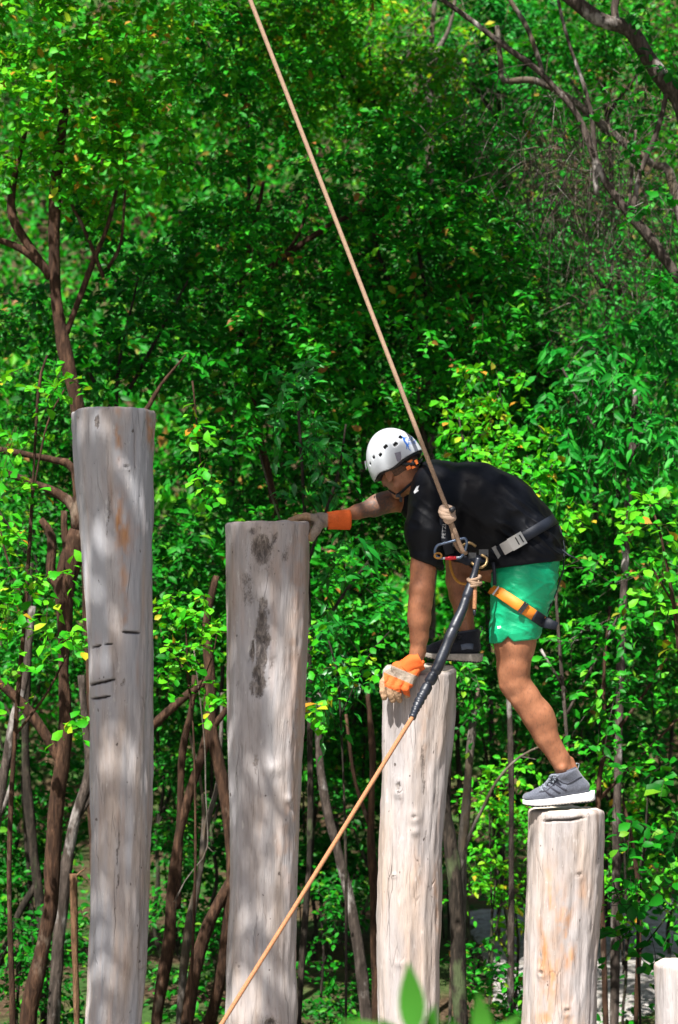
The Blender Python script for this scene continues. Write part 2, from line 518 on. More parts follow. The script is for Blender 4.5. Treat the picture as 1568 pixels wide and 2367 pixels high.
# ------------------------------------------------------------------ log posts
def wood_mat(name, warm, blue):
    m, nt, out = new_mat(name); N = NT(nt)
    v = N.coord((1, 1, 0.07))
    fib = N.noise(110, v, 7, 0.72, 0.15)
    streak = N.noise(16, N.coord((1, 1, 0.10)), 5, 0.6, 0.3)
    blotch = N.noise(5, N.coord((1, 1, 0.3)), 4, 0.6)
    c = N.ramp(streak, [(0.28, (0.215, 0.185, 0.17)), (0.45, (0.325, 0.290, 0.275)), (0.62, (0.40, 0.365, 0.350)), (0.8, (0.455, 0.43, 0.42))])
    c = N.mix(N.ramp(blotch, [(0.42, (0, 0, 0)), (0.62, (1, 1, 1))]), c, N.mix(0.5, c, (0.42, 0.31, 0.225)))
    c = N.mix(N.math('MULTIPLY', N.ramp(fib, [(0.32, (1, 1, 1)), (0.46, (0, 0, 0))]), 0.7), c, (0.17, 0.135, 0.115))
    c = N.mix(N.math('MULTIPLY', N.attr('blue'), blue), c, (0.33, 0.33, 0.345))
    c = N.mix(N.math('MULTIPLY', N.attr('stain'), warm, True), c, N.ramp(fib, [(0.3, (0.30, 0.13, 0.055)), (0.7, (0.52, 0.29, 0.15))]))
    crk = N.n('ShaderNodeTexVoronoi', feature='DISTANCE_TO_EDGE')
    crk.inputs['Scale'].default_value = 9
    wv = N.n('ShaderNodeMapping'); wv.inputs['Scale'].default_value = (1, 1, 0.07)
    tc = N.n('ShaderNodeTexCoord')
    ad = N.n('ShaderNodeVectorMath', operation='ADD')
    nv = N.n('ShaderNodeTexNoise'); nv.inputs['Scale'].default_value = 6
    sc = N.n('ShaderNodeVectorMath', operation='SCALE'); sc.inputs[3].default_value = 0.035
    N.link(tc.outputs['Object'], nv.inputs['Vector']); N.link(nv.outputs['Color'], sc.inputs[0])
    N.link(tc.outputs['Object'], ad.inputs[0]); N.link(sc.outputs[0], ad.inputs[1])
    N.link(ad.outputs[0], wv.inputs['Vector']); N.link(wv.outputs[0], crk.inputs['Vector'])
    gate = N.ramp(N.noise(4, N.coord((1, 1, 0.4)), 2), [(0.55, (0, 0, 0)), (0.66, (1, 1, 1))])
    line = N.math('MULTIPLY', N.ramp(crk.outputs[0], [(0.0, (1, 1, 1)), (0.011, (0, 0, 0))]), gate)
    c = N.mix(N.math('MULTIPLY', line, 0.45), c, (0.09, 0.07, 0.055))
    # hairline checks, worm holes and chipped flecks
    fc = N.n('ShaderNodeTexVoronoi', feature='DISTANCE_TO_EDGE'); fc.inputs['Scale'].default_value = 26
    fm = N.n('ShaderNodeMapping'); fm.inputs['Scale'].default_value = (1, 1, 0.09)
    N.link(ad.outputs[0], fm.inputs['Vector']); N.link(fm.outputs[0], fc.inputs['Vector'])
    fgate = N.ramp(N.noise(9, N.coord((1, 1, 0.25)), 3), [(0.56, (0, 0, 0)), (0.68, (1, 1, 1))])
    fline = N.math('MULTIPLY', N.ramp(fc.outputs[0], [(0.0, (1, 1, 1)), (0.03, (0, 0, 0))]), fgate)
    c = N.mix(N.math('MULTIPLY', fline, 0.26), c, (0.10, 0.075, 0.06))
    hole = N.ramp(N.noise(48, N.coord((1, 1, 0.6)), 2, 0.5), [(0.735, (0, 0, 0)), (0.755, (1, 1, 1))])
    c = N.mix(N.math('MULTIPLY', hole, 0.75), c, (0.07, 0.05, 0.04))
    chip = N.ramp(N.noise(30, N.coord((1, 1, 0.35)), 5, 0.7), [(0.62, (0, 0, 0)), (0.68, (1, 1, 1))])
    c = N.mix(N.math('MULTIPLY', chip, 0.4), c, (0.60, 0.56, 0.52))
    crumb = N.noise(170, N.coord((1, 1, 0.6)), 4, 0.7)
    scar = N.ramp(N.math('ADD', N.attr('scar'), N.math('MULTIPLY', N.math('SUBTRACT', crumb, 0.5), 1.4)), [(0.22, (0, 0, 0)), (0.5, (1, 1, 1))])
    scar = N.math('MULTIPLY', N.math('MULTIPLY', scar, 0.8), N.ramp(N.attr('scar'), [(0.03, (0, 0, 0)), (0.2, (1, 1, 1))]))
    line = N.math('MAXIMUM', N.math('MULTIPLY', line, 0.7), N.math('MAXIMUM', N.math('MULTIPLY', fline, 0.4), hole))
    line = N.math('ADD', line, N.math('MULTIPLY', scar, N.math('SUBTRACT', 1.3, N.math('MULTIPLY', crumb, 1.6))))
    c = N.mix(scar, c, N.ramp(N.noise(55, N.coord((1, 1, 0.3)), 6, 0.75, 0.6), [(0.36, (0.025, 0.018, 0.014)), (0.48, (0.12, 0.095, 0.08)), (0.62, (0.34, 0.29, 0.25))]))
    c = N.mix(N.attr('cut'), c, (0.02, 0.012, 0.008))
    h = N.math('ADD', N.math('MULTIPLY', fib, 0.6), N.math('MULTIPLY', streak, 0.8))
    h = N.math('SUBTRACT', h, N.math('MULTIPLY', line, 1.2))
    N.link(N.bsdf(c, 0.82, N.bump(h, 0.010, 0.8), 0.2), out.inputs[0])
    return m
M_END = simple('sawn_end_grain', (0.55, 0.47, 0.38), 0.85, 0.2, 30, 0.003, 0.2)

def bell(x, w): return np.exp(-(x / w) ** 2)
def post(label, prof, Y, mat, seed, knots=(), cuts=(), scars=(), stains=(), top=(0, 0), dish=0.0, rough=1.0, rim=0.012, blue=0.5):
    """prof: (dy, x_left, x_right) down the visible shaft; everything below runs on to the ground"""
    prof = np.array(prof, float)
    ztop = P(0, prof[0, 0], Y)[2]
    zs = np.concatenate([np.arange(ztop, 0.85, -0.006), np.arange(0.85, -0.4, -0.03)])
    zp = np.array([P(0, d, Y)[2] for d in prof[:, 0]])
    xl = np.array([P(x, 0, Y)[0] for x in prof[:, 1]]); xr = np.array([P(x, 0, Y)[0] for x in prof[:, 2]])
    o = np.argsort(zp)
    L = np.interp(zs, zp[o], xl[o]); R = np.interp(zs, zp[o], xr[o])
    ker = np.exp(-np.linspace(-2, 2, 25) ** 2); ker /= ker.sum()
    pad = lambda a: np.convolve(np.pad(a, 12, mode='edge'), ker, 'valid')
    L, R = pad(L), pad(R)
    cx, r = (L + R) / 2, (R - L) / 2
    n = 112
    th = np.linspace(0, 2 * math.pi, n, endpoint=False)
    dirx, diry = np.cos(th), np.sin(th)
    TH, Z = np.meshgrid(th, zs)
    base = np.stack([dirx[None] * r[:, None] + cx[:, None], diry[None] * r[:, None] + Y, Z], -1)
    # long flutes, adze facets, fine relief
    q = np.stack([np.cos(TH), np.sin(TH), Z * 0], -1)
    d = 0.0045 * fbm(np.concatenate([q[..., :2] * 2.2, Z[..., None] * 0.9], -1), 2, seed) * rough
    d += 0.0048 * fbm(np.concatenate([q[..., :2] * 6.0, Z[..., None] * 4.0], -1), 3, seed + 3) * rough
    d += 0.0026 * fbm(np.concatenate([q[..., :2] * 17.0, Z[..., None] * 12.0], -1), 2, seed + 5) * rough
    blu = np.clip(0.5 + fbm(np.concatenate([q[..., :2] * 2.5, Z[..., None] * 1.5], -1), 3, seed + 8), 0, 1) * blue
    stain = np.zeros_like(TH); scar = np.zeros_like(TH); cut = np.zeros_like(TH)
    X = base[..., 0]; front = diry[None] < 0.15
    def at(dx, dy):
        p = P(dx, dy, Y); return p[0], p[2]
    wob = fbm(np.stack([X * 22, Z * 9, X * 0 + seed], -1), 3, seed + 11)
    wob2 = fbm(np.stack([X * 60, Z * 22, X * 0 + seed], -1), 3, seed + 12)
    for kx, ky, kw, kh, amt, dark in knots:             # healed branch stubs: a raised swelling, a sunk eye
        x0, z0 = at(kx, ky); w, h = px(kw), px(kh)
        rr = np.sqrt(((X - x0) / w) ** 2 + ((Z - z0) / h) ** 2) + 0.16 * wob
        d += np.where(front, amt * np.exp(-rr ** 2 * 0.9), 0)
        if dark:
            d -= np.where(front, amt * 1.9 * np.exp(-(rr / 0.36) ** 2), 0)
            ringm = 0.5 + 0.5 * np.cos(rr * 16)
            scar = np.maximum(scar, np.where(front, dark * np.clip(np.exp(-(rr / 0.42) ** 2) * 1.3 + 0.45 * ringm * np.exp(-(rr / 0.95) ** 2), 0, 1), 0))
            d += np.where(front, 0.0025 * ringm * np.exp(-(rr / 1.1) ** 2), 0)
    for pts, w, dep, dark in scars:                     # long rotten seams
        x0s = np.array([at(*p) for p in pts])
        oo = np.argsort(x0s[:, 1])
        xc = np.interp(Z, x0s[oo, 1], x0s[oo, 0])
        z1, z2 = x0s[:, 1].min(), x0s[:, 1].max()
        fall = np.clip((Z - z1) / 0.08, 0, 1) * np.clip((z2 - Z) / 0.08, 0, 1)
        u = (X - xc + 0.012 * wob) / px(w)
        m = np.where(front, np.exp(-u ** 2 * 1.5) * fall, 0)
        d -= dep * m * (0.55 + 0.7 * np.clip(wob2, -0.6, 1))
        scar = np.maximum(scar, dark * np.clip(m * 1.5 - 0.45 + 0.55 * wob2, 0, 1) * (m > 0.08))
    for x1, y1, x2, y2, t in cuts:                      # chainsaw kerfs
        (ax, az), (bx, bz) = at(x1, y1), at(x2, y2)
        tt = (X - ax) / (bx - ax)
        zc = az + (bz - az) * tt + 0.002 * wob
        half = px(t) / 2 * np.clip(np.minimum(tt, 1 - tt) * 5, 0, 1) ** 0.4
        m = front & (tt > 0) & (tt < 1)
        k = np.where(m, np.clip(1.5 - np.abs(Z - zc) / np.maximum(half, 1e-4), 0, 1), 0)
        d -= 0.018 * k; cut = np.maximum(cut, k)
    for sx, sy, w, h, a in stains:
        x0, z0 = at(sx, sy)
        rr = ((X - x0 + 0.018 * wob) / px(w)) ** 2 + ((Z - z0) / px(h)) ** 2
        stain = np.maximum(stain, np.where(front, a * np.exp(-rr) * np.clip(0.65 + 0.9 * wob2 + 0.3 * wob, 0, 1), 0))
    stain = np.maximum(stain, 0.3 * np.clip(fbm(np.concatenate([q[..., :2] * 5, Z[..., None] * 3.2], -1), 3, seed + 21) - 0.35, 0, 1))
    rag = 0.005 * fbm(np.stack([np.cos(th) * 3, np.sin(th) * 3, th * 0 + seed], -1), 2, seed)
    tt = np.clip((ztop - Z) / 0.02, 0, 1)
    inset = rim * (1 - np.sqrt(np.clip(1 - (1 - tt) ** 2, 0, 1)))
    rad = r[:, None] + d - inset
    slant = np.exp(-(ztop - zs) / 0.08)[:, None] * (top[0] * dirx + top[1] * diry + rag)[None]
    V = np.stack([cx[:, None] + rad * dirx, Y + rad * diry, Z + slant], -1)
    m_, k_ = V.shape[:2]
    i = np.arange(m_ - 1)[:, None] * n; j = np.arange(n)[None]; kk = (j + 1) % n
    f = np.stack([i + kk, i + j, i + n + j, i + n + kk], -1).reshape(-1, 4)
    root = empty('wooden_post', (cx[-1], Y, 0), label, 'post', 'log posts climbing in height from right to left')
    me = mesh_np('shaft', V.reshape(-1, 3), f)
    for nm, a in (('stain', stain), ('scar', scar), ('cut', cut), ('blue', blu)): attr(me, nm, a.ravel())
    obj('shaft', me, mat, root)
    # sawn top
    rv, rf = [V[0]], []
    cen = V[0].mean(0)
    for s in (0.93, 0.8, 0.62, 0.42, 0.2):
        ring = cen + (V[0] - cen) * s
        ring[:, 2] += -dish * (1 - s * s) + 0.0015 * fbm(ring * 30, 2, seed + 30) + (0.002 if s < .95 else 0)
        rv.append(ring)
    c0 = cen.copy(); c0[2] -= dish
    vv = np.vstack(rv + [c0[None]])
    nr = len(rv)
    jj = np.arange(n); k2 = (jj + 1) % n
    quads = np.vstack([np.stack([a * n + jj, a * n + k2, (a + 1) * n + k2, (a + 1) * n + jj], -1) for a in range(nr - 1)])
    tri = np.stack([(nr - 1) * n + jj, (nr - 1) * n + k2, np.full(n, nr * n)], -1)
    obj('sawn_top', mesh_np('sawn_top', vv, [quads, tri]), M_END, root)
    return root
PY = 8.62
W1 = wood_mat('weathered_wood_grey', 1.0, 0.9)
W2 = wood_mat('weathered_wood_knotty', 0.8, 0.6)
W4 = wood_mat('weathered_wood_warm', 1.0, 0.2)
post('tallest log post at far left with saw kerfs and orange streaks',
     [(952, 169, 361), (1000, 172, 357), (1050, 174, 354), (1120, 178, 354), (1200, 188, 354), (1300, 194, 354), (1400, 199, 353), (1500, 205, 353),
      (1600, 209, 352), (1700, 211, 351), (1830, 212, 350), (1960, 213, 346), (2100, 211, 343), (2220, 206, 340), (2290, 204, 334), (2366, 199, 326), (2700, 190, 322)],
     PY, W1, 3, knots=[(237, 985, 8, 26, 0.004, 0.7), (300, 1085, 14, 12, 0.004, 0.25)],
     cuts=[(292, 1460, 330, 1462, 5), (219, 1496, 240, 1491, 4), (252, 1488, 268, 1487, 2.5), (211, 1583, 275, 1567, 6), (217, 1614, 262, 1606, 5)],
     scars=[([(258, 1120), (262, 1260)], 5, 0.003, 0.5), ([(281, 1880), (275, 2090)], 3, 0.004, 0.6), ([(297, 1540), (292, 1600)], 3, 0.003, 0.6)],
     stains=[(283, 1010, 9, 55, 1.0), (290, 1210, 13, 60, 1.1), (303, 1240, 16, 45, 1.0), (298, 1330, 8, 80, 0.7), (352, 1000, 6, 50, 1.0), (300, 1420, 10, 30, 0.6)],
     top=(0.002, -0.004), dish=0.01, rim=0.006, blue=1.0)
post('second tallest log post under the far glove with dark knot and rotten seam',
     [(1209, 524, 719), (1260, 525, 717), (1350, 526, 715), (1450, 526, 714), (1600, 526, 706), (1700, 527, 701), (1800, 529, 698), (1900, 532, 694),
      (2000, 531, 690), (2120, 529, 687), (2230, 523, 684), (2290, 522, 688), (2340, 519, 689), (2400, 520, 684), (2700, 518, 680)],
     PY, W2, 11, knots=[(609, 1276, 40, 60, 0.014, 0.75), (590, 1232, 16, 16, 0.004, 0.5), (625, 2347, 24, 26, 0.014, 0.95), (632, 1770, 22, 16, 0.010, 0), (665, 1890, 11, 18, 0.012, 0),
                        (668, 1842, 9, 10, 0.010, 0), (558, 2222, 8, 10, 0.006, 0.4)],
     scars=[([(638, 1222), (633, 1255), (629, 1300)], 9, 0.022, 1.0), ([(606, 1370), (612, 1450), (606, 1540), (598, 1620)], 21, 0.024, 1.0), ([(592, 1440), (590, 1560)], 7, 0.012, 1.0),
            ([(556, 1540), (552, 1600)], 7, 0.004, 0.6), ([(600, 1720), (598, 1800)], 12, 0.004, 0.45), ([(580, 1300), (575, 1420)], 14, 0.002, 0.4), ([(660, 1230), (668, 1330)], 14, 0.002, 0.35)],
     stains=[(655, 1960, 16, 60, 0.4), (640, 1320, 20, 40, 0.25), (695, 1330, 22, 160, 0.45), (690, 1600, 20, 200, 0.45), (670, 1900, 18, 160, 0.4)], top=(0.0, 0.0), blue=0.75, rim=0.008)
post('middle log post gripped by the near glove, pale with small bumps',
     [(1543, 885, 1055), (1620, 884, 1052), (1700, 884, 1046), (1780, 883, 1037), (1860, 880, 1030), (1950, 877, 1022), (2050, 873, 1019), (2150, 870, 1017),
      (2250, 871, 1014), (2366, 876, 1013), (2700, 872, 1010)],
     PY, W2, 23, knots=[(920, 1810, 16, 26, 0.008, 0.5), (918, 1830, 10, 9, 0.006, 0), (955, 1880, 14, 16, 0.008, 0.15), (956, 1915, 9, 9, 0.010, 0), (910, 2015, 6, 5, 0.006, 0.6), (922, 2215, 10, 10, 0.006, 0)],
     scars=[([(975, 1680), (972, 1860)], 5, 0.003, 0.5), ([(985, 1900), (990, 1960)], 4, 0.002, 0.5)],
     stains=[(1008, 2080, 5, 90, 0.7), (980, 1700, 12, 90, 0.35), (965, 2000, 20, 60, 0.3)], top=(0.0, 0.020), blue=0.3)
post('short log post under the grey running shoe, with orange bark scars and one saw kerf',
     [(1868, 1222, 1391), (1910, 1221, 1392), (1980, 1219, 1390), (2060, 1217, 1388), (2140, 1214, 1384), (2220, 1212, 1380), (2300, 1210, 1378), (2366, 1207, 1376), (2700, 1204, 1372)],
     PY, W4, 31, knots=[(1330, 2010, 14, 16, 0.006, 0.3), (1245, 2235, 12, 12, 0.008, 0.3), (1300, 2320, 12, 12, 0.006, 0.2)],
     cuts=[(1248, 1889, 1340, 1884, 4)], scars=[([(1372, 1990), (1376, 2060)], 8, 0.006, 0.4), ([(1335, 1930), (1325, 1990)], 4, 0.003, 0.6)],
     stains=[(1262, 2060, 8, 60, 1.0), (1290, 2120, 22, 70, 0.9), (1245, 2190, 14, 70, 1.1), (1270, 2240, 24, 60, 1.0), (1310, 2200, 18, 30, 1.0), (1250, 2330, 16, 60, 1.0), (1340, 2050, 20, 40, 0.5), (1300, 2330, 20, 40, 0.8)],
     top=(0.0, 0.0), rim=0.022, blue=0.1, rough=1.3)
post('lowest log post cut off by the right edge, plain pale wood',
     [(2222, 1514, 1684), (2300, 1515, 1684), (2366, 1515, 1682), (2700, 1512, 1680)], PY, W2, 41, top=(0.0, -0.004), rim=0.02, blue=0.2)
DAP = (28, 20, 8, 2)
# ------------------------------------------------------------------ vegetation
def leaf_template(kind):
    """x along the blade (0..1), y half widths, z fold; returns verts, quads, tris"""
    if kind == 'round':        # obovate, blunt
        xs, ws = [0.0, 0.35, 0.75, 1.0], [0.0, 0.24, 0.31, 0.0]
    elif kind == 'pointed':
        xs, ws = [0.0, 0.28, 0.62, 1.0], [0.0, 0.18, 0.15, 0.0]
    elif kind == 'small':
        v = np.array([[0, 0, 0], [0.5, 0.27, 0.05], [1, 0, -0.06], [0.5, -0.27, 0.05]], float)
        return v, np.zeros((0, 4), int), np.array([[0, 2, 1], [0, 3, 2]])
    else:                      # 'oval'
        xs, ws = [0.0, 0.3, 0.66, 1.0], [0.0, 0.23, 0.22, 0.0]
    zc = [0.0, 0.03, 0.02, -0.08]
    v = [[xs[0], 0, 0], [xs[1], 0, zc[1]], [xs[2], 0, zc[2]], [xs[3], 0, zc[3]]]
    for i in (1, 2):
        v.append([xs[i], ws[i], zc[i] + ws[i] * 0.28])
    for i in (1, 2):
        v.append([xs[i], -ws[i], zc[i] + ws[i] * 0.28])
    q = np.array([[1, 2, 5, 4], [2, 1, 6, 7]]); t = np.array([[0, 1, 4], [2, 3, 5], [1, 0, 6], [3, 2, 7]])
    return np.array(v, float), q, t
def unit(a): return a / (np.linalg.norm(a, axis=-1, keepdims=True) + 1e-9)
def sprays(rng, centres, outward, length, per, size, droop=0.35, upright=0.9, flat=0.55):
    """little leafy twigs: returns twig start/end and the placement of every leaf"""
    S = len(centres)
    d = unit(outward * 0.9 + rng.normal(0, 0.75, (S, 3)) + np.array([0, 0, 0.05]))
    ln = length * rng.uniform(0.6, 1.25, S)
    start = centres - d * ln[:, None] * 0.5
    t = (np.arange(per) + 0.6) / per
    t = np.clip(t[None] + rng.uniform(-0.04, 0.04, (S, per)), 0, 1)
    pos = start[:, None] + d[:, None] * (t * ln[:, None])[..., None]
    pos[..., 2] -= droop * (t ** 2) * ln[:, None]
    side = unit(np.cross(d, np.array([0, 0, 1.0]) + rng.normal(0, 0.25, (S, 3))))
    sg = np.where(np.arange(per) % 2, 1.0, -1.0)[None, :, None]
    ld = unit(d[:, None] * flat + side[:, None] * sg + rng.normal(0, 0.35, (S, per, 3)) - np.array([0, 0, droop]))
    nr = np.array([0, 0, upright]) + rng.normal(0, 0.5, (S, per, 3)) + np.array([-0.12, -0.48, 0])
    nr = unit(nr - ld * np.sum(nr * ld, -1, keepdims=True))
    sz = size * rng.uniform(0.65, 1.2, (S, per))
    end = start + d * ln[:, None]; end[:, 2] -= droop * ln
    return start, end, pos.reshape(-1, 3), ld.reshape(-1, 3), nr.reshape(-1, 3), sz.ravel()
def leaves_mesh(name, kind, pos, ld, nr, sz):
    v0, q, t = leaf_template(kind)
    w = np.cross(nr, ld)
    V = pos[:, None] + sz[:, None, None] * (v0[None, :, 0:1] * ld[:, None] + v0[None, :, 1:2] * w[:, None] + v0[None, :, 2:3] * nr[:, None])
    off = (np.arange(len(pos)) * len(v0))[:, None, None]
    fs = []
    if len(q): fs.append((q[None] + off).reshape(-1, 4))
    fs.append((t[None] + off).reshape(-1, 3))
    return mesh_np(name, V.reshape(-1, 3), fs, smooth=False)
def twigs_mesh(name, a, b, r):
    d = unit(b - a)
    s = unit(np.cross(d, np.array([0.3, 0.2, 1.0]))); u = np.cross(d, s)
    mid = (a + b) / 2 + np.array([0, 0, 1.0]) * (np.linalg.norm(b - a, axis=1) * 0.06)[:, None]
    V = []
    for p, k in ((a, 1.0), (mid, 0.8), (b, 0.35)):
        for ang in (0, 2.094, 4.189):
            V.append(p + (s * math.cos(ang) + u * math.sin(ang)) * (np.asarray(r) * k)[..., None] if np.ndim(r) else p + (s * math.cos(ang) + u * math.sin(ang)) * r * k)
    V = np.stack(V, 1)
    f = np.array([[i * 3 + j, i * 3 + (j + 1) % 3, i * 3 + 3 + (j + 1) % 3, i * 3 + 3 + j] for i in (0, 1) for j in range(3)])
    F = (f[None] + (np.arange(len(a)) * 9)[:, None, None]).reshape(-1, 4)
    return mesh_np(name, V.reshape(-1, 3), F)
_leaf_cache = {}
def single_leaf(kind, mat):
    key = (kind, mat.name)
    if key not in _leaf_cache:
        v, q, t = leaf_template(kind)
        me = mesh_np('leaf', v, [x for x in (q, t) if len(x)], smooth=True)
        me.materials.append(mat)
        _leaf_cache[key] = me
    return _leaf_cache[key]
def blob_points(rng, blob, area_leaf, per, cov):
    x, y, Y, rx, ry, rd = blob[:6]
    cv = cov * (blob[6] if len(blob) > 6 else 1)
    c = P(x, y, Y); a, b = px(rx, Y), px(ry, Y)
    n = max(3, int(2.15 * cv * math.pi * a * b / (area_leaf * per)))
    u = unit(rng.normal(0, 1, (n, 3)))
    r = rng.uniform(0.25, 1, (n, 1)) ** 0.45
    r *= 1 + 0.22 * fbm(u * 2.1 + c, 2, int(x) % 97)[:, None]
    p = c + u * r * np.array([a, rd, b])
    fr = (1.25 if Y < 14 else 1.7) / max(0.12, min(a, b) * 1.2)
    k = fbm(p * fr, 2, int(y) % 89) + 0.25 * vnoise(p * fr * 3.1, 5) > (0.08 if Y < 14 else -0.08)   # leaves gather in clumps with gaps between
    if k.sum() < 3: k[:] = True
    return p[k], u[k]
def path3(pts, Y, ground=False):
    """(dx, dy, radius in photo units[, depth]) -> world points and radii"""
    w, r = [], []
    for p in pts:
        yy = p[3] if len(p) > 3 else Y
        w.append(P(p[0], p[1], yy)); r.append(px(p[2], yy) * (0.84 if p[1] > 1500 else 1))
    if ground:
        b = w[0].copy(); b[2] = -0.15
        w.insert(0, b); r.insert(0, r[0] * 1.15)
    return np.array(w), np.array(r)
def tree(name, label, cat, Y, trunk, limbs, bark, blobs=(), leaf=None, seed=1, group=None, singles=0, twig_r=0.002, bare=(), ground=True, rough=0.22):
    """trunk and limbs follow polylines; blobs are the leafy masses, bare the dead twiggy ones"""
    rng = np.random.default_rng(seed)
    tw, tr = path3(trunk, Y, ground)
    root = empty(name, (tw[0][0], tw[0][1], 0.0), label, cat, group)
    n = 14 if tr.max() > 0.03 else 8
    obj('trunk', MB().tube(tw, tr, n, rough, 0.05, seed).mesh('trunk'), bark, root)
    for i, l in enumerate(limbs):
        lw, lr = path3(l, Y)
        obj('limb', MB().tube(lw, lr, 10 if lr.max() > 0.015 else 6, rough, 0.05, seed + 7 * i + 1).mesh('limb'), bark, root)
    A, B = [], []
    if blobs:
        kind, size, per, ls, cov, mat = leaf['kind'], leaf['size'], leaf.get('per', 9), leaf.get('ls', 0.26), leaf.get('cov', 3.0), leaf['mat']
        al = size * size * 0.92 * {'round': .40, 'pointed': .24, 'small': .27, 'oval': .32}[kind]
        pos, ld, nr, sz = [], [], [], []
        for b in blobs:
            c, u = blob_points(rng, b, al, per, cov)
            s, e, p, l_, n_, z_ = sprays(rng, c, u, ls, per, size, leaf.get('droop', .35), leaf.get('upright', .9))
            A.append(s); B.append(e); pos.append(p); ld.append(l_); nr.append(n_); sz.append(z_)
        pos, ld, nr, sz = map(np.concatenate, (pos, ld, nr, sz))
        if singles:
            dx = pos[:, 0] / pos[:, 1] * FOC + CX; dy = HY - (pos[:, 2] - CAM_H) / pos[:, 1] * FOC
            vis = (dx > 0) & (dx < 1568) & (dy > 0) & (dy < 2366)
            score = pos[:, 1] - 100 * vis + rng.uniform(0, 0.4, len(pos))
            order = np.argsort(score)
            pick, rest = order[:singles], order[singles:]
            me = single_leaf(kind, mat)
            rl = root_loc(root)
            w = np.cross(nr, ld)
            for k in pick:
                o = bpy.data.objects.new('leaf', me)
                C.objects.link(o)
                o.parent = root
                R = Matrix([[ld[k][i] * sz[k], w[k][i] * sz[k], nr[k][i] * sz[k], pos[k][i] - rl[i]] for i in range(3)] + [[0, 0, 0, 1]])
                o.matrix_local = R
        else:
            rest = np.arange(len(pos))
        if len(rest):
            obj('foliage', leaves_mesh('foliage', kind, pos[rest], ld[rest], nr[rest], sz[rest]), mat, root, 'stuff')
    for b in bare:
        x, y, yy, rx, ry, rd, cnt, ln = b
        c = P(x, y, yy)
        p = c + rng.normal(0, 0.5, (cnt, 3)) * np.array([px(rx, yy), rd, px(ry, yy)])
        d = unit(rng.normal(0, 1, (cnt, 3)) + np.array([0.1, 0, -1.1])) * ln * rng.uniform(0.3, 1.3, (cnt, 1))
        A.append(p); B.append(p + d)
    if A:
        obj('twigs', twigs_mesh('twigs', np.concatenate(A), np.concatenate(B), twig_r), bark, root, 'stuff')
    return root

BARK_RED = bark_mat('bark_red_brown', (0.040, 0.020, 0.011), (0.115, 0.060, 0.034), (0.17, 0.125, 0.09), 1.0, 0.68)
BARK_GREY = bark_mat('bark_grey', (0.05, 0.038, 0.030), (0.13, 0.10, 0.082), (0.30, 0.27, 0.245), 1.0, 0.60)
BARK_PALE = bark_mat('bark_pale', (0.10, 0.084, 0.068), (0.24, 0.21, 0.185), (0.10, 0.075, 0.05), 1.0, 0.52)
BARK_DARK = bark_mat('bark_dark', (0.022, 0.017, 0.012), (0.07, 0.052, 0.038), (0.07, 0.09, 0.04), 1.0, 0.6)
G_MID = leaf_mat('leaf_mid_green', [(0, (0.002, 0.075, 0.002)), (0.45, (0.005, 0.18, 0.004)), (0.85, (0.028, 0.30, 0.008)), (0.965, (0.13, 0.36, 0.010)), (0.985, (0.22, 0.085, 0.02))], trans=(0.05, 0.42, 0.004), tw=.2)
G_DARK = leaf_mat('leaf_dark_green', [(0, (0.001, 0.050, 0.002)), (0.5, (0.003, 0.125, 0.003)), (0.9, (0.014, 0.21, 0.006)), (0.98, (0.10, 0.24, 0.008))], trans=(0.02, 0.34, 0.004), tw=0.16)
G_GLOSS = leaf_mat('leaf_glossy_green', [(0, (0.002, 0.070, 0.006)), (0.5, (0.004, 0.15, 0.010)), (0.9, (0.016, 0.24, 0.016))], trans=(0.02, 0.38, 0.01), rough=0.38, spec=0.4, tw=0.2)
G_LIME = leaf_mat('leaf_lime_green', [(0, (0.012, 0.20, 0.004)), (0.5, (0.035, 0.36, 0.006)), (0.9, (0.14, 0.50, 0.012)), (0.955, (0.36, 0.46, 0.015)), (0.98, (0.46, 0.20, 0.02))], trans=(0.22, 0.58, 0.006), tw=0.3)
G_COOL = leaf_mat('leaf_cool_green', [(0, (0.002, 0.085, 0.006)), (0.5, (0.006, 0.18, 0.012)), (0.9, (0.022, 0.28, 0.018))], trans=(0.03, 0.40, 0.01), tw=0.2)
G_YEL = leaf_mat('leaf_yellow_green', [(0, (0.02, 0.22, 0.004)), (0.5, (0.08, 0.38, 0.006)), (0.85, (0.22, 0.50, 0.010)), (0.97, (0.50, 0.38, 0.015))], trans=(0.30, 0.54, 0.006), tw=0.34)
def LF(kind, size, mat, **k): return dict(kind=kind, size=size, mat=mat, **k)

# --- near row, left to right
tree('branching_tree', 'red-brown forked tree behind the tallest log post, arching bare branches left of it', 'tree', 10.7,
     [(67, 2366, 23), (93, 2224, 22), (118, 2095, 22), (122, 1966, 22), (134, 1837, 21), (146, 1770, 22), (152, 1657, 18), (148, 1553, 15), (149, 1452, 18), (150, 1364, 24), (166, 1291, 26), (182, 1225, 20)],
     [[(146, 1770, 17), (103, 1693, 15), (46, 1620, 14), (-20, 1560, 13)],
      [(182, 1225, 17), (174, 1174, 13), (132, 1139, 10), (59, 1109, 8), (-20, 1080, 7)],
      [(184, 1215, 12), (173, 1086, 11), (130, 1064, 9), (88, 1055, 8), (0, 1039, 7)],
      [(150, 1364, 16), (118, 1330, 12), (120, 1240, 10), (95, 1200, 7)],
      [(166, 1291, 15), (150, 1240, 10), (148, 1180, 7)],
      [(182, 1225, 18), (215, 1150, 15), (250, 1050, 11), (330, 960, 7), (372, 890, 4), (430, 820, 2)]], BARK_RED, seed=2)
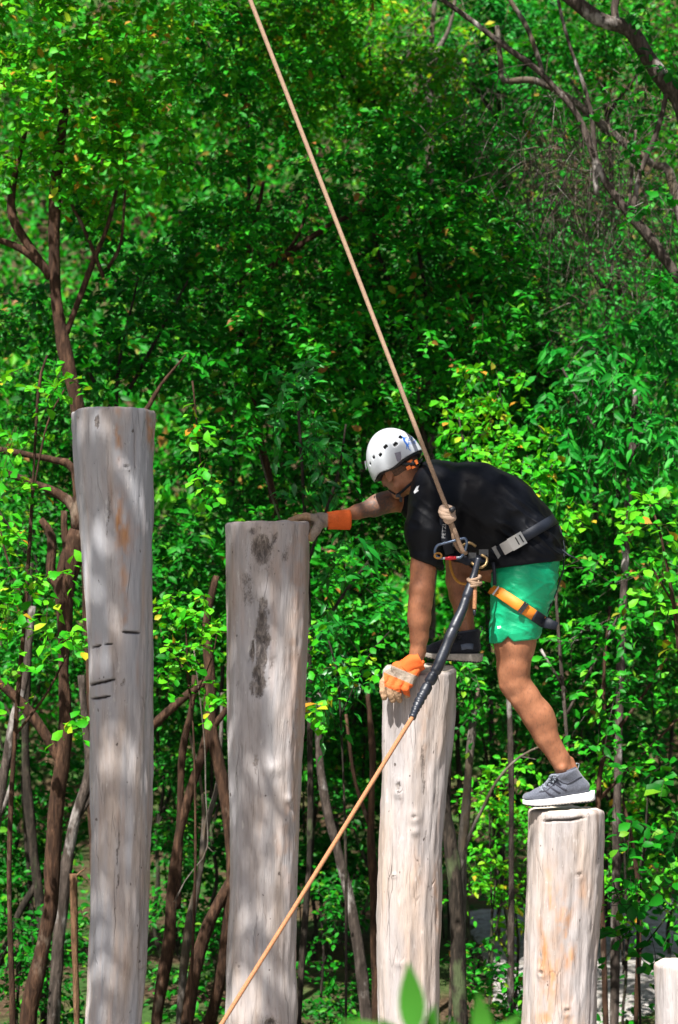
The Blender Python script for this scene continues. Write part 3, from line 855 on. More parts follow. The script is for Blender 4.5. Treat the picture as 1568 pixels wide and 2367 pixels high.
tree('bright_shrub', 'lime green round-leaved shrub sprawling at the left edge beside the tallest log post', 'shrub', 10.1,
     [(30, 2366, 8), (22, 2000, 7), (35, 1700, 6), (60, 1400, 5), (75, 1150, 4), (90, 900, 3), (110, 820, 2)],
     [[(35, 1700, 4), (110, 1600, 3), (160, 1500, 2)], [(60, 1400, 4), (20, 1300, 3), (0, 1220, 2)], [(75, 1150, 3), (110, 980, 2), (150, 900, 2)]], BARK_RED,
     [(60, 870, 10.1, 90, 60, .30), (130, 900, 10.0, 55, 45, .25), (40, 1020, 10.0, 75, 70, .3), (25, 1120, 9.9, 50, 35, .2), (50, 1230, 10.0, 70, 45, .3), (90, 1300, 9.9, 90, 70, .3, 1.3),
      (35, 1400, 10.0, 80, 90, .3, 1.3), (120, 1440, 9.9, 70, 80, .25, 1.2), (180, 1500, 9.7, 36, 60, .2, 1.2), (60, 1540, 10.1, 80, 60, .3), (175, 1640, 9.7, 22, 60, .15), (10, 1660, 10.1, 60, 50, .3)],
     LF('round', 0.066, G_LIME, per=7, ls=0.24, cov=0.95, droop=.25), 3, singles=300)
tree('hanging_spray', 'bright hanging spray of round leaves right of the tallest log post top', 'branch', 9.75,
     [(445, 880, 2.5), (452, 940, 2), (458, 1010, 2), (466, 1080, 1.5), (475, 1140, 1)], [], BARK_RED,
     [(452, 975, 9.75, 26, 26, .1), (462, 1020, 9.75, 30, 30, .1), (470, 1075, 9.75, 20, 26, .08), (476, 1125, 9.75, 16, 24, .08)],
     LF('round', 0.062, G_LIME, per=6, ls=0.16, cov=0.9, droop=.5), 4, singles=120, ground=False)
tree('lime_sapling', 'lime leaved sapling filling the gap between the two tallest log posts', 'shrub', 9.9,
     [(440, 2366, 4), (452, 2000, 4), (448, 1700, 3), (435, 1560, 3), (430, 1440, 2)], [[(448, 1620, 2), (490, 1520, 2), (505, 1450, 1.5)], [(438, 1560, 2), (390, 1500, 1.5), (370, 1450, 1)]], BARK_RED,
     [(390, 1400, 9.9, 40, 36, .2), (460, 1395, 9.9, 50, 40, .2), (480, 1460, 9.9, 45, 40, .2), (400, 1500, 9.9, 45, 60, .2), (450, 1530, 9.9, 40, 40, .2), (470, 1590, 9.8, 25, 35, .12), (385, 1555, 9.9, 30, 30, .15), (508, 1600, 9.8, 10, 22, .06)],
     LF('round', 0.060, G_LIME, per=7, ls=0.2, cov=1.15, droop=.35), 5, singles=260)
tree('multi_stem_tree', 'brown many-stemmed tree between the two tallest log posts', 'tree', 11.3,
     [(361, 2366, 16), (392, 2173, 17), (397, 2070, 15), (413, 1940, 14), (440, 1830, 13), (474, 1720, 12), (486, 1650, 11)],
     [[(485, 2366, 17, 11.5), (512, 2250, 17, 11.4), (535, 2050, 16), (530, 1915, 17), (516, 1812, 18), (490, 1683, 17), (485, 1554, 15), (478, 1440, 10), (500, 1330, 7)],
      [(432, 2366, 17), (454, 2224, 17), (490, 2121, 16), (531, 2044, 15), (575, 1980, 12)],
      [(410, 2100, 10), (417, 1863, 10), (423, 1734, 11), (442, 1640, 9), (450, 1560, 7)],
      [(350, 1680, 12), (398, 1636, 12), (438, 1602, 11), (475, 1575, 9)],
      [(490, 1683, 10), (530, 1630, 9), (560, 1560, 7)]], BARK_RED, seed=6)
tree('pale_leaning_tree', 'slim pale trunk leaning among the brown stems between the tall posts', 'tree', 11.6,
     [(416, 2366, 11), (433, 2173, 12), (464, 2008, 9), (480, 1900, 7), (505, 1800, 6), (515, 1600, 5)], [[(464, 2008, 6), (470, 1850, 5), (440, 1700, 4)]], BARK_PALE, seed=7)
tree('dead_vine', 'thin pale dead vine dangling with a kink between the tall posts', 'vine', 10.9,
     [(449, 1502, 1.8), (472, 1700, 1.8), (476, 1830, 1.8), (480, 1956, 1.9), (455, 2000, 1.6), (428, 2036, 1.4), (402, 2085, 1.0)],
     [[(428, 2036, 1.1), (408, 2080, 0.9), (406, 2110, 0.7)], [(480, 1956, 1.0), (492, 1968, 0.8), (500, 1966, 0.6)]], BARK_PALE, seed=8, ground=False, rough=0.05)
tree('broken_stump', 'thin splintered orange-brown stump left of the tallest post foot', 'stump', 10.5,
     [(178, 2366, 8), (174, 2200, 9), (172, 2100, 11), (170, 2019, 11)], [[(172, 2030, 4), (186, 2015, 2.5), (200, 2005, 1)]],
     bark_mat('bark_split_orange', (0.13, 0.07, 0.035), (0.26, 0.15, 0.085), (0.2, 0.14, 0.10)), seed=9)
tree('grey_slanting_tree', 'pale grey-brown trunk slanting in from the left edge', 'tree', 11.2,
     [(-60, 2366, 18), (-40, 2100, 17), (-10, 1900, 15), (12, 1780, 14), (34, 1660, 13), (60, 1560, 11), (75, 1400, 8)], [[(-10, 1900, 10), (15, 1850, 9), (30, 1800, 6)]], BARK_GREY, seed=10)
tree('dark_straight_tree', 'dark straight trunk in deep shade left of the tallest post', 'tree', 12.6,
     [(105, 2366, 14), (95, 2121, 14), (78, 1966, 13), (60, 1760, 13), (62, 1554, 12), (70, 1300, 10)], [[(88, 2040, 9), (45, 2110, 10), (10, 2200, 12), (-30, 2260, 12)]], BARK_DARK, seed=12)
tree('mottled_tree', 'mottled green-grey trunk half hidden behind the tallest post', 'tree', 11.9,
     [(125, 2366, 17), (145, 2070, 17), (172, 1905, 15), (205, 1790, 13), (196, 1657, 10), (188, 1560, 9)], [[(172, 1905, 9), (200, 1860, 8), (240, 1800, 8)]], BARK_GREY, seed=13)
tree('glossy_shrub', 'glossy shrub of pointed dark leaves behind the second post and the far arm', 'shrub', 10.6,
     [(690, 2366, 9), (716, 1966, 9), (716, 1631, 8), (712, 1350, 6), (700, 1100, 4), (690, 950, 3)],
     [[(716, 1500, 5), (790, 1380, 4), (850, 1300, 3)], [(712, 1350, 5), (640, 1180, 3), (600, 1050, 2)], [(712, 1300, 4), (780, 1100, 3), (800, 980, 2)]], BARK_DARK,
     [(690, 880, 10.8, 70, 60, .35), (640, 960, 10.9, 70, 60, .3, .8), (720, 1000, 10.6, 60, 70, .3), (780, 1060, 10.5, 65, 70, .3), (700, 1110, 10.6, 60, 50, .3, .8), (800, 1230, 10.4, 85, 55, .3, 1.1),
      (870, 1290, 10.4, 70, 55, .3, .8), (760, 1320, 10.4, 55, 60, .3, 1.1), (890, 1380, 10.5, 60, 60, .3, .5), (780, 1440, 10.3, 60, 50, .25, 1.2), (730, 1520, 10.2, 40, 60, .25, 1.3), (820, 1540, 10.5, 60, 60, .3), (740, 1610, 10.2, 35, 40, .2, .9)],
     LF('pointed', 0.088, G_GLOSS, per=9, ls=0.28, cov=0.85, droop=.55), 14, singles=300)
tree('bright_undershrub', 'bright oval-leaved undershrub between the second post and the near forearm', 'shrub', 10.2,
     [(800, 2366, 4), (800, 2000, 4), (790, 1700, 3), (780, 1560, 2.5), (760, 1480, 2)], [[(790, 1650, 2), (850, 1520, 2), (900, 1460, 1.5)]], BARK_DARK,
     [(745, 1490, 10.0, 40, 36, .2), (760, 1570, 10.0, 50, 45, .2), (830, 1480, 10.2, 50, 36, .25, .6), (830, 1580, 10.2, 50, 40, .25, .6), (730, 1640, 10.0, 30, 30, .15)],
     LF('round', 0.062, G_LIME, per=7, ls=0.2, cov=0.75, droop=.3), 15, singles=200)
tree('mossy_tree', 'dark mossy trunk standing just right of the middle post', 'tree', 10.9,
     [(1066, 2366, 21), (1063, 2300, 20), (1054, 2069, 19), (1040, 1940, 17), (1030, 1860, 14), (1040, 1700, 10)], [], BARK_DARK, seed=16)
tree('pale_mottled_tree', 'pale mottled trunk between the middle post and the lower leg of the climber', 'tree', 12.2,
     [(1060, 2366, 14), (1068, 2000, 14), (1076, 1890, 14), (1082, 1790, 12), (1089, 1708, 11), (1098, 1630, 8), (1106, 1590, 5)], [], BARK_PALE,
     [(1085, 1560, 12.0, 50, 50, .3), (1120, 1640, 12.1, 40, 50, .25), (1060, 1620, 12.1, 30, 40, .2, .7)], LF('oval', .06, G_MID, cov=1.0), 17)
tree('bent_pale_branch', 'thin pale bent branch curving up behind the shin of the climber', 'branch', 11.6,
     [(1040, 2366, 5), (1050, 2100, 5), (1069, 1992, 5), (1090, 1920, 5), (1112, 1876, 4.5), (1151, 1801, 4), (1203, 1748, 3.5), (1255, 1722, 2.5)], [[(1203, 1748, 2), (1240, 1755, 1.2)]], BARK_PALE, seed=18, rough=.08)
tree('leaning_grey_tree', 'grey trunk leaning left in the shade between second and middle post', 'tree', 13.0,
     [(850, 2366, 17), (826, 2173, 16), (790, 2000, 14), (759, 1880, 13), (740, 1760, 11), (735, 1600, 9)], [], BARK_GREY, seed=19)
tree('brown_stem', 'brown upright stem close to the left of the middle post', 'tree', 12.0,
     [(872, 2366, 12), (866, 2095, 12), (858, 1915, 11), (862, 1750, 9), (850, 1600, 7)], [[(858, 1915, 6), (820, 1800, 5), (800, 1650, 4)]], BARK_RED, seed=20)
tree('thin_crooked_tree', 'thin crooked dark tree with side stems right of the running shoe', 'tree', 11.5,
     [(1400, 2366, 9), (1392, 2100, 8), (1383, 1850, 8), (1399, 1734, 7), (1430, 1683, 6), (1491, 1600, 5), (1540, 1520, 4)],
     [[(1383, 1850, 5), (1450, 1780, 4), (1568, 1660, 3)], [(1399, 1734, 5), (1396, 1560, 4), (1410, 1400, 3)], [(1470, 2366, 7), (1478, 2100, 6), (1462, 1950, 5), (1440, 1850, 4)]], BARK_RED,
     [(1440, 1560, 11.4, 90, 60, .4, .5), (1520, 1600, 11.3, 70, 60, .35, .6)], LF('oval', .06, G_MID, cov=.9), 21)
tree('dark_right_shrub', 'dark broad-leaved shrub behind the shorts and thigh of the climber', 'shrub', 11.2,
     [(1330, 2366, 6), (1325, 2000, 6), (1310, 1700, 5), (1290, 1450, 4), (1280, 1250, 2)], [[(1310, 1650, 4), (1390, 1500, 3), (1450, 1380, 2)], [(1310, 1600, 4), (1250, 1500, 3)]], BARK_GREY,
     [(1330, 1330, 11.2, 90, 80, .4), (1420, 1420, 11.2, 100, 80, .4), (1330, 1480, 11.1, 80, 70, .35), (1400, 1600, 11.1, 100, 80, .35), (1300, 1620, 11.2, 60, 60, .3), (1480, 1330, 11.2, 110, 80, .4), (1450, 1720, 11.3, 100, 60, .35, .7), (1310, 1720, 11.3, 50, 50, .3, .7)],
     LF('oval', 0.066, G_MID, per=8, ls=0.26, cov=1.0, droop=.45), 22, singles=200)
tree('bright_right_shrub', 'bright leafy shrub at the right edge level with the green shorts', 'shrub', 10.3,
     [(1600, 2366, 6), (1590, 1900, 6), (1570, 1500, 5), (1530, 1250, 3), (1500, 1160, 2)], [[(1560, 1400, 3), (1500, 1300, 2)]], BARK_RED,
     [(1500, 1150, 10.3, 85, 50, .3), (1540, 1230, 10.2, 70, 60, .3), (1460, 1190, 10.4, 55, 40, .25), (1530, 1330, 10.3, 60, 60, .3, .8), (1550, 1440, 10.3, 50, 60, .3, .7)],
     LF('round', 0.070, G_LIME, per=7, ls=0.24, cov=0.85, droop=.3), 23, singles=200)
tree('large_leaf_sapling', 'sapling of broad dark leaves between the short post and the lowest post', 'shrub', 10.0,
     [(1480, 2366, 4), (1475, 2150, 4), (1490, 1950, 3), (1500, 1800, 2)], [[(1475, 2150, 2.5), (1430, 2080, 2), (1415, 2020, 1.5)], [(1478, 2200, 2.5), (1540, 2120, 2)]], BARK_DARK,
     [(1500, 1800, 10.0, 80, 60, .3), (1450, 1900, 10.0, 70, 60, .3), (1530, 1930, 10.0, 60, 60, .3), (1430, 2050, 9.9, 50, 60, .25), (1500, 2060, 9.9, 70, 60, .25), (1440, 2180, 9.9, 45, 60, .2, .7), (1530, 2160, 9.9, 50, 50, .2)],
     LF('round', 0.085, G_DARK, per=7, ls=0.3, cov=0.75, droop=.3), 24, singles=220)

# --- the crowns behind
tree('broadleaf_tree', 'yellow-green broadleaf tree filling the upper left corner above the tallest post', 'tree', 12.2,
     [(230, 2366, 20), (215, 1500, 19), (185, 1000, 17), (160, 850, 16), (135, 720, 15), (126, 600, 15), (130, 420, 14), (150, 250, 10)],
     [[(118, 640, 12), (70, 572, 11), (30, 500, 10), (32, 420, 8), (60, 300, 6)], [(105, 620, 9), (50, 575, 8), (-30, 545, 8)], [(150, 780, 8), (210, 620, 6), (250, 520, 6), (270, 440, 5)],
      [(240, 640, 5), (200, 540, 5), (165, 470, 4)], [(250, 620, 5), (280, 560, 4), (290, 440, 3)]], BARK_RED,
     [(60, 60, 12.0, 130, 110, .7, 1.1), (220, 90, 12.2, 140, 110, .7), (60, 220, 12.0, 120, 110, .6, 1.1), (200, 250, 12.1, 140, 110, .6), (340, 330, 12.3, 120, 110, .6), (80, 380, 12.0, 110, 70, .5), (230, 410, 12.2, 130, 90, .5), (350, 150, 12.4, 110, 100, .6),
      (40, -110, 12.2, 160, 120, .8), (250, -90, 12.4, 170, 120, .8), (420, -60, 12.6, 120, 110, .7, .6), (-120, 60, 12.2, 120, 160, .7), (120, -320, 12.6, 260, 150, 1.0)],
     LF('round', 0.068, G_LIME, per=9, ls=0.24, cov=2.75), 30, singles=200)
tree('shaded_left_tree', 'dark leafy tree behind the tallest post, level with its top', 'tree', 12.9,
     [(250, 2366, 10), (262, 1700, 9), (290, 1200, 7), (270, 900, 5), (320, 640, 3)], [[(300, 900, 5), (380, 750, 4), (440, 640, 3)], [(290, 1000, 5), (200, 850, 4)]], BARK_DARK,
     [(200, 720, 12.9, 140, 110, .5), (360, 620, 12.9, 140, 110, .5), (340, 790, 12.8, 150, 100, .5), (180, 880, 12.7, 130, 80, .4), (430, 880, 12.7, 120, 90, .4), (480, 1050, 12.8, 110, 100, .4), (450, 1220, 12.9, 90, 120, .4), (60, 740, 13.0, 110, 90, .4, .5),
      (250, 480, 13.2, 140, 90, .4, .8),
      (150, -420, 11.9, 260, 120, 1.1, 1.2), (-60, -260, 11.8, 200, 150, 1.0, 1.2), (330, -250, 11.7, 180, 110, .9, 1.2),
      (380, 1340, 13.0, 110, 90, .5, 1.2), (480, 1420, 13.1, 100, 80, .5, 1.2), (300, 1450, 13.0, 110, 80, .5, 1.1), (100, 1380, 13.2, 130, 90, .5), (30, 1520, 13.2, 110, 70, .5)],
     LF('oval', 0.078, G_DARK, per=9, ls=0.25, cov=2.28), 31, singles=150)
tree('central_tree', 'dense dark green tree left of the upper part of the rope', 'tree', 13.4,
     [(610, 2366, 14), (600, 1700, 12), (640, 1250, 9), (590, 950, 7), (556, 700, 6), (610, 420, 4)], [[(560, 660, 7), (640, 606, 7), (700, 562, 7), (780, 512, 6), (850, 480, 4)], [(640, 606, 4), (690, 545, 4), (712, 470, 3)], [(520, 530, 4), (560, 480, 3), (590, 430, 2)], [(620, 640, 4), (600, 780, 3)]], BARK_RED,
     [(480, 120, 13.6, 130, 120, .7, .8), (640, 200, 13.6, 140, 120, .7, .8), (480, 340, 13.4, 130, 120, .6), (640, 420, 13.3, 140, 120, .6, .9), (520, 560, 13.2, 130, 110, .6), (680, 680, 13.0, 120, 100, .5), (560, 780, 13.0, 120, 100, .5), (770, 620, 13.2, 110, 110, .5, .9),
      (760, 800, 13.0, 110, 100, .5), (600, 930, 13.2, 120, 90, .4), (830, 930, 13.2, 100, 90, .4),
      (480, -200, 13.6, 200, 150, 1.0), (420, -420, 13.6, 240, 130, 1.0),
      (640, -170, 11.7, 220, 130, .9, 1.3), (820, -200, 11.7, 200, 130, .9, 1.3), (560, -330, 11.8, 240, 120, 1.0, 1.3), (760, -420, 12.4, 280, 120, 1.2, 1.3),
      (620, 1250, 13.1, 120, 90, .5, 1.2), (760, 1330, 13.2, 120, 90, .5, 1.2), (860, 1430, 13.2, 110, 80, .5, 1.2), (700, 1460, 13.1, 110, 80, .5, 1.1), (560, 1440, 13.1, 90, 80, .5, 1.1)],
     LF('oval', 0.078, G_MID, per=9, ls=0.25, cov=2.56), 32, singles=150)
tree('rope_side_tree', 'rounded mid-green tree right of the rope above the helmet', 'tree', 13.2,
     [(960, 2366, 11), (950, 1700, 10), (1010, 1250, 7), (965, 900, 6), (985, 700, 5), (940, 450, 3)], [[(980, 900, 6), (1080, 750, 5), (1140, 640, 4)], [(975, 800, 6), (880, 600, 4), (850, 450, 3)]], BARK_DARK,
     [(860, 310, 13.3, 110, 90, .5), (960, 330, 13.2, 110, 90, .5), (820, 440, 13.2, 100, 90, .5), (950, 470, 13.0, 130, 110, .6), (1080, 450, 13.1, 110, 100, .5), (880, 600, 13.0, 110, 110, .5), (1020, 620, 12.9, 130, 120, .6), (1140, 590, 13.1, 100, 110, .5), (930, 760, 12.9, 110, 100, .5),
      (1060, 800, 12.8, 130, 110, .5), (1160, 720, 13.0, 90, 100, .5), (980, 900, 12.9, 110, 90, .5),
      (1120, 330, 13.4, 100, 90, .5, .8),
      (1000, -260, 12.2, 240, 130, 1.1, 1.2), (1000, -480, 12.8, 300, 120, 1.2, 1.2)],
     LF('oval', 0.074, G_MID, per=9, ls=0.24, cov=2.75), 33, singles=150)
tree('low_bright_tree', 'sunlit lime green bush just above the back of the climber', 'shrub', 12.0,
     [(1180, 2366, 9), (1180, 1700, 8), (1150, 1300, 6), (1130, 1050, 4)], [[(1160, 1300, 4), (1080, 1050, 3), (1060, 960, 2)]], BARK_GREY,
     [(1090, 1010, 12.0, 75, 45, .35, 1.0), (1160, 1060, 12.0, 80, 50, .35), (1230, 1110, 12.0, 70, 60, .35), (1080, 940, 12.2, 80, 50, .35), (1200, 970, 12.2, 100, 60, .4, .8), (1300, 1180, 11.9, 60, 60, .3), (1130, 880, 12.3, 90, 50, .4, .7)],
     LF('round', 0.068, G_LIME, per=8, ls=0.22, cov=1.90), 34, singles=150)
tree('cool_hanging_tree', 'tree of drooping bluish green leaves at the right, level with the helmet', 'tree', 12.4,
     [(1420, 2366, 12), (1430, 1700, 11), (1450, 1200, 9), (1470, 900, 6)], [[(1450, 1100, 5), (1350, 950, 4), (1300, 850, 3)], [(1460, 1050, 5), (1540, 880, 4)]], BARK_GREY,
     [(1340, 820, 12.4, 90, 80, .4), (1450, 780, 12.4, 110, 80, .4), (1540, 860, 12.3, 90, 90, .4), (1400, 920, 12.3, 120, 90, .45), (1300, 960, 12.4, 80, 90, .4), (1500, 1000, 12.2, 110, 90, .4), (1380, 1060, 12.3, 110, 80, .4), (1280, 1080, 12.4, 70, 70, .35), (1540, 720, 12.6, 80, 60, .4, .7)],
     LF('pointed', 0.10, G_COOL, per=8, ls=0.28, cov=2.25, droop=.9, upright=.35), 35, singles=150)
tree('old_bough_tree', 'old grey-barked tree reaching down from the top right corner with thick bare boughs', 'tree', 11.8,
     [(1720, 2366, 32), (1700, 1300, 30), (1660, 700, 28), (1600, 330, 24), (1568, 225, 21), (1536, 190, 20), (1496, 130, 19), (1452, 66, 18), (1384, 44, 17), (1320, -4, 17), (1240, -70, 15), (1150, -160, 11)],
     [[(1430, 60, 10), (1420, 20, 10), (1440, -60, 9)],
      [(1690, 900, 15), (1630, 740, 14), (1568, 642, 13), (1494, 540, 12), (1454, 495, 10), (1394, 410, 9), (1362, 330, 9), (1334, 265, 7), (1294, 215, 7), (1234, 155, 7), (1164, 105, 7), (1094, 50, 6), (1010, -10, 5), (900, -90, 4)],
      [(1460, 500, 7), (1480, 400, 6), (1520, 300, 6), (1545, 200, 5)],
      [(1378, 450, 7), (1370, 290, 5), (1354, 210, 5), (1312, 90, 4), (1290, 0, 4)],
      [(1454, 490, 4), (1462, 380, 4), (1470, 300, 3)]], BARK_GREY,
     [(1510, 60, 11.6, 70, 70, .3, .9), (1545, 150, 11.7, 50, 60, .3, .8), (1380, 250, 11.6, 80, 60, .3, .25), (1470, 330, 11.6, 60, 60, .3, .25), (1480, 470, 11.6, 60, 40, .3, .35), (1530, 620, 11.6, 60, 50, .3, .5), (1250, -260, 11.8, 260, 120, .9, 1.6), (1500, -230, 11.8, 220, 140, .9, 1.6), (1150, -480, 12.2, 320, 140, 1.0, 1.6)], LF('round', .075, G_DARK, cov=1.52), 36,
     bare=[(1300, 330, 12.0, 200, 150, .5, 120, .35), (1400, 430, 12.0, 180, 180, .5, 120, .3)], singles=60, rough=.12)
tree('pale_limb_tree', 'pale smooth limb crossing behind the grey boughs at upper right', 'tree', 13.6,
     [(1640, 2366, 18), (1620, 900, 15), (1560, 440, 12), (1509, 380, 9), (1449, 335, 9), (1384, 282, 8), (1309, 222, 8), (1234, 186, 8), (1165, 186, 7), (1158, 150, 6), (1150, 60, 5)],
     [[(1262, 195, 6), (1249, 150, 6), (1219, 65, 6), (1184, 8, 6), (1150, -60, 5)]], BARK_PALE,
     bare=[(1330, 330, 13.4, 300, 170, .7, 420, .35), (1430, 560, 13.4, 220, 260, .7, 380, .5), (1290, 450, 13.4, 160, 130, .6, 260, .35)], seed=37, twig_r=.0036)
tree('white_forked_tree', 'slender whitish forked tree far back at top centre right', 'tree', 17.5,
     [(1000, 2366, 12), (996, 900, 11), (994, 400, 10), (994, 260, 8), (996, 160, 8), (1000, 60, 6), (1010, -60, 5)], [[(996, 160, 7), (1016, 110, 6), (1040, 60, 5), (1060, -40, 4)], [(994, 240, 5), (970, 160, 4), (960, 60, 3)]], BARK_PALE,
     [(920, 60, 17.5, 90, 70, .7, .6), (1080, 120, 17.6, 80, 80, .7, .6), (1010, 190, 17.0, 70, 60, .5, .5)], LF('small', .085, G_YEL, cov=1.0, per=10), 38,
     bare=[(1000, 150, 17.3, 140, 150, .7, 160, .5)], twig_r=.004)

# --- further rows
spec = [('far_tree', 'far pale green tree at the top edge left of the rope', 560, 60, 16.5, G_LIME, .075, [(520, 60, 150, 110), (680, 80, 140, 110), (600, 220, 150, 110)]),
        ('far_tree', 'far lime green tree at the top edge right of the rope', 860, 120, 17.0, G_LIME, .08, [(760, 60, 110, 100), (880, 90, 120, 110), (960, 210, 120, 110), (800, 230, 110, 100)]),
        ('far_tree', 'far green tree behind the white forked tree at top right of centre', 1150, 120, 18.5, G_COOL, .09, [(1060, 60, 140, 120), (1200, 100, 140, 120), (1130, 250, 150, 120), (1080, 380, 130, 100)]),
        ('far_tree', 'far dark tree behind the bare boughs at upper right', 1400, 150, 17.0, G_MID, .08, [(1330, 60, 130, 100), (1450, 180, 150, 120), (1300, 200, 100, 90), (1540, 330, 120, 130), (1500, 60, 110, 90)]),
        ('far_tree', 'far grey-green tree behind the dead twigs at right', 1430, 560, 16.0, G_COOL, .08, [(1330, 520, 120, 110), (1470, 520, 130, 110), (1400, 660, 150, 100), (1250, 640, 110, 110), (1530, 680, 100, 90)]),
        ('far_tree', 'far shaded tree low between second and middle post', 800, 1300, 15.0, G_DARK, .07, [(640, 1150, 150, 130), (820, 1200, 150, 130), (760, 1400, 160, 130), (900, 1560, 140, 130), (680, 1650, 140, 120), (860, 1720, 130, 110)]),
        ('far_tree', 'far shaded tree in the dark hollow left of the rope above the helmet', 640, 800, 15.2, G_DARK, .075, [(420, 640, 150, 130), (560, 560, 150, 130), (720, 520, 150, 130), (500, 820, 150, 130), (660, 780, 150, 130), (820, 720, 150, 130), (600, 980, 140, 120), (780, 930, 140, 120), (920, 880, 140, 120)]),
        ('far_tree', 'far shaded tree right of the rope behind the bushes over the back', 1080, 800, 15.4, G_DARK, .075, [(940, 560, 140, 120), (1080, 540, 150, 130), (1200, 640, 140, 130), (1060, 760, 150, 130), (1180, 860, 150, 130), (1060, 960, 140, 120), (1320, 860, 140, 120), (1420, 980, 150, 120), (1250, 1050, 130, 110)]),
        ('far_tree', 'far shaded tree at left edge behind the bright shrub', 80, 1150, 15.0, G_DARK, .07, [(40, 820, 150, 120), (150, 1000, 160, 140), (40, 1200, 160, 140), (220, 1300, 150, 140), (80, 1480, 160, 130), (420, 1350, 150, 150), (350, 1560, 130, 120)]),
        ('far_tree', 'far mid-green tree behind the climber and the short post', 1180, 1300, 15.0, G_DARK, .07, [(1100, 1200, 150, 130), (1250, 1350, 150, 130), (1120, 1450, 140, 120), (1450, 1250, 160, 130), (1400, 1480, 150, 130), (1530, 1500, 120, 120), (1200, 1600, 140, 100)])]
for k, (nm, lab, tx, ty, Y, mat, sz, bl) in enumerate(spec):
    tree(nm, lab, 'tree', Y, [(tx + 20, 2400, 8), (tx - 25, (ty + 2400) / 2, 7), (tx + 15, ty + 400, 5), (tx, ty + 80, 4), (tx - 10, ty - 60, 2)], [[(tx, ty + 120, 5), (tx + 90, ty, 3)], [(tx, ty + 160, 5), (tx - 90, ty + 20, 3)]], BARK_DARK,
         [(x, y, Y + (0.3 if j % 2 else -0.3), rx, ry, .7) for j, (x, y, rx, ry) in enumerate(bl + ([(tx - 60, -230, 240, 150), (tx + 120, -420, 260, 140)] if k > 4 else []))], LF('small', sz, mat, per=11, ls=.4, cov=(1.3 if k in (3, 4) else 2.4) if Y > 15.5 else 2.6), 50 + k, 'trees in the further rows of the wood', twig_r=.003)

# --- low growth on the wood floor
bush = [('floor_bush', 'low sunny bush right of the middle post foot', 13.2, G_LIME, .062, 'oval', [(1130, 1830, 90, 60), (1190, 1900, 80, 60), (1150, 1980, 90, 60), (1110, 2060, 70, 50), (1190, 1780, 70, 50)]),
        ('floor_bush', 'low bush with yellow leaves left of the short post', 13.0, G_YEL, .062, 'oval', [(1190, 2080, 40, 45), (1170, 2150, 45, 35), (1150, 2010, 40, 40)]),
        ('floor_bush', 'dark low bush at the left bottom corner', 12.4, G_DARK, .06, 'oval', [(40, 2160, 100, 70), (130, 2230, 90, 80), (40, 2310, 110, 70), (220, 2330, 80, 60), (180, 2120, 60, 50)]),
        ('floor_bush', 'dim low bush between the two tall posts', 14.0, G_DARK, .06, 'oval', [(420, 2250, 90, 70), (500, 2160, 80, 80), (380, 2100, 60, 70), (440, 1900, 90, 70), (500, 2320, 80, 60), (400, 1780, 70, 60)]),
        ('floor_bush', 'dim low bush between second and middle post', 13.6, G_DARK, .06, 'oval', [(740, 2080, 70, 70), (820, 2020, 70, 70), (740, 2220, 70, 70), (830, 2280, 80, 70), (760, 2330, 90, 60), (800, 1850, 80, 70)]),
        ('floor_bush', 'leafy low bush right of the middle post at the frame bottom', 12.0, G_MID, .06, 'oval', [(1100, 2200, 60, 60), (1160, 2270, 60, 50), (1090, 2310, 70, 50), (1180, 2340, 50, 50)]),
        ('floor_bush', 'bright low bush behind the broad-leaved sapling at right', 13.0, G_LIME, .062, 'oval', [(1440, 1800, 80, 60), (1500, 1880, 90, 70), (1430, 2000, 70, 60), (1530, 2030, 80, 70), (1450, 2110, 60, 50), (1330, 1800, 70, 40)])]
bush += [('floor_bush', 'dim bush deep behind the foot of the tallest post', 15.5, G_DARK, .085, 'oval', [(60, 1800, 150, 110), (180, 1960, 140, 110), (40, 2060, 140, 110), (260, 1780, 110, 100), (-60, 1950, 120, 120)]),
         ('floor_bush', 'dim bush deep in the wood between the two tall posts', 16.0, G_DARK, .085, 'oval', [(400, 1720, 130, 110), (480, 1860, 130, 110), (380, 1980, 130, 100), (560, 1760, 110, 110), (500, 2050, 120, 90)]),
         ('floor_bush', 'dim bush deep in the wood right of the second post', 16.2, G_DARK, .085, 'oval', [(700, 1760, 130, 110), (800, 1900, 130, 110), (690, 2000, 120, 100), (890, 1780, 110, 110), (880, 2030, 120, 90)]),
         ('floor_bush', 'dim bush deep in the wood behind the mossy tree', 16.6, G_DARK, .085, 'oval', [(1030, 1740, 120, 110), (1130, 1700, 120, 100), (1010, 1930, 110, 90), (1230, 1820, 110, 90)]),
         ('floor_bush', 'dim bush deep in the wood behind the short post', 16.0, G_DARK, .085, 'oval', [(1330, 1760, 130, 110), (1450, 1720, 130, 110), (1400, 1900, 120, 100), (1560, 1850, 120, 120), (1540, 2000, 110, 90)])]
for k, (nm, lab, Y, mat, sz, kd, bl) in enumerate(bush):
    x0, y0 = bl[0][0], bl[0][1]
    tree(nm, lab, 'shrub', Y, [(x0, 2340, 4), (x0 + 8, 2200, 4), (x0, y0, 2)], [[(x0, 2250, 3), (bl[1][0], bl[1][1], 2)], [(x0, 2230, 3), (bl[2][0], bl[2][1], 2)]], BARK_DARK,
         [(x, y, Y + (.25 if j % 2 else -.25), rx, ry, .4) for j, (x, y, rx, ry) in enumerate(bl)], LF(kd, sz, mat, per=8, ls=.25, cov=1.7), 80 + k, 'low bushes on the wood floor')
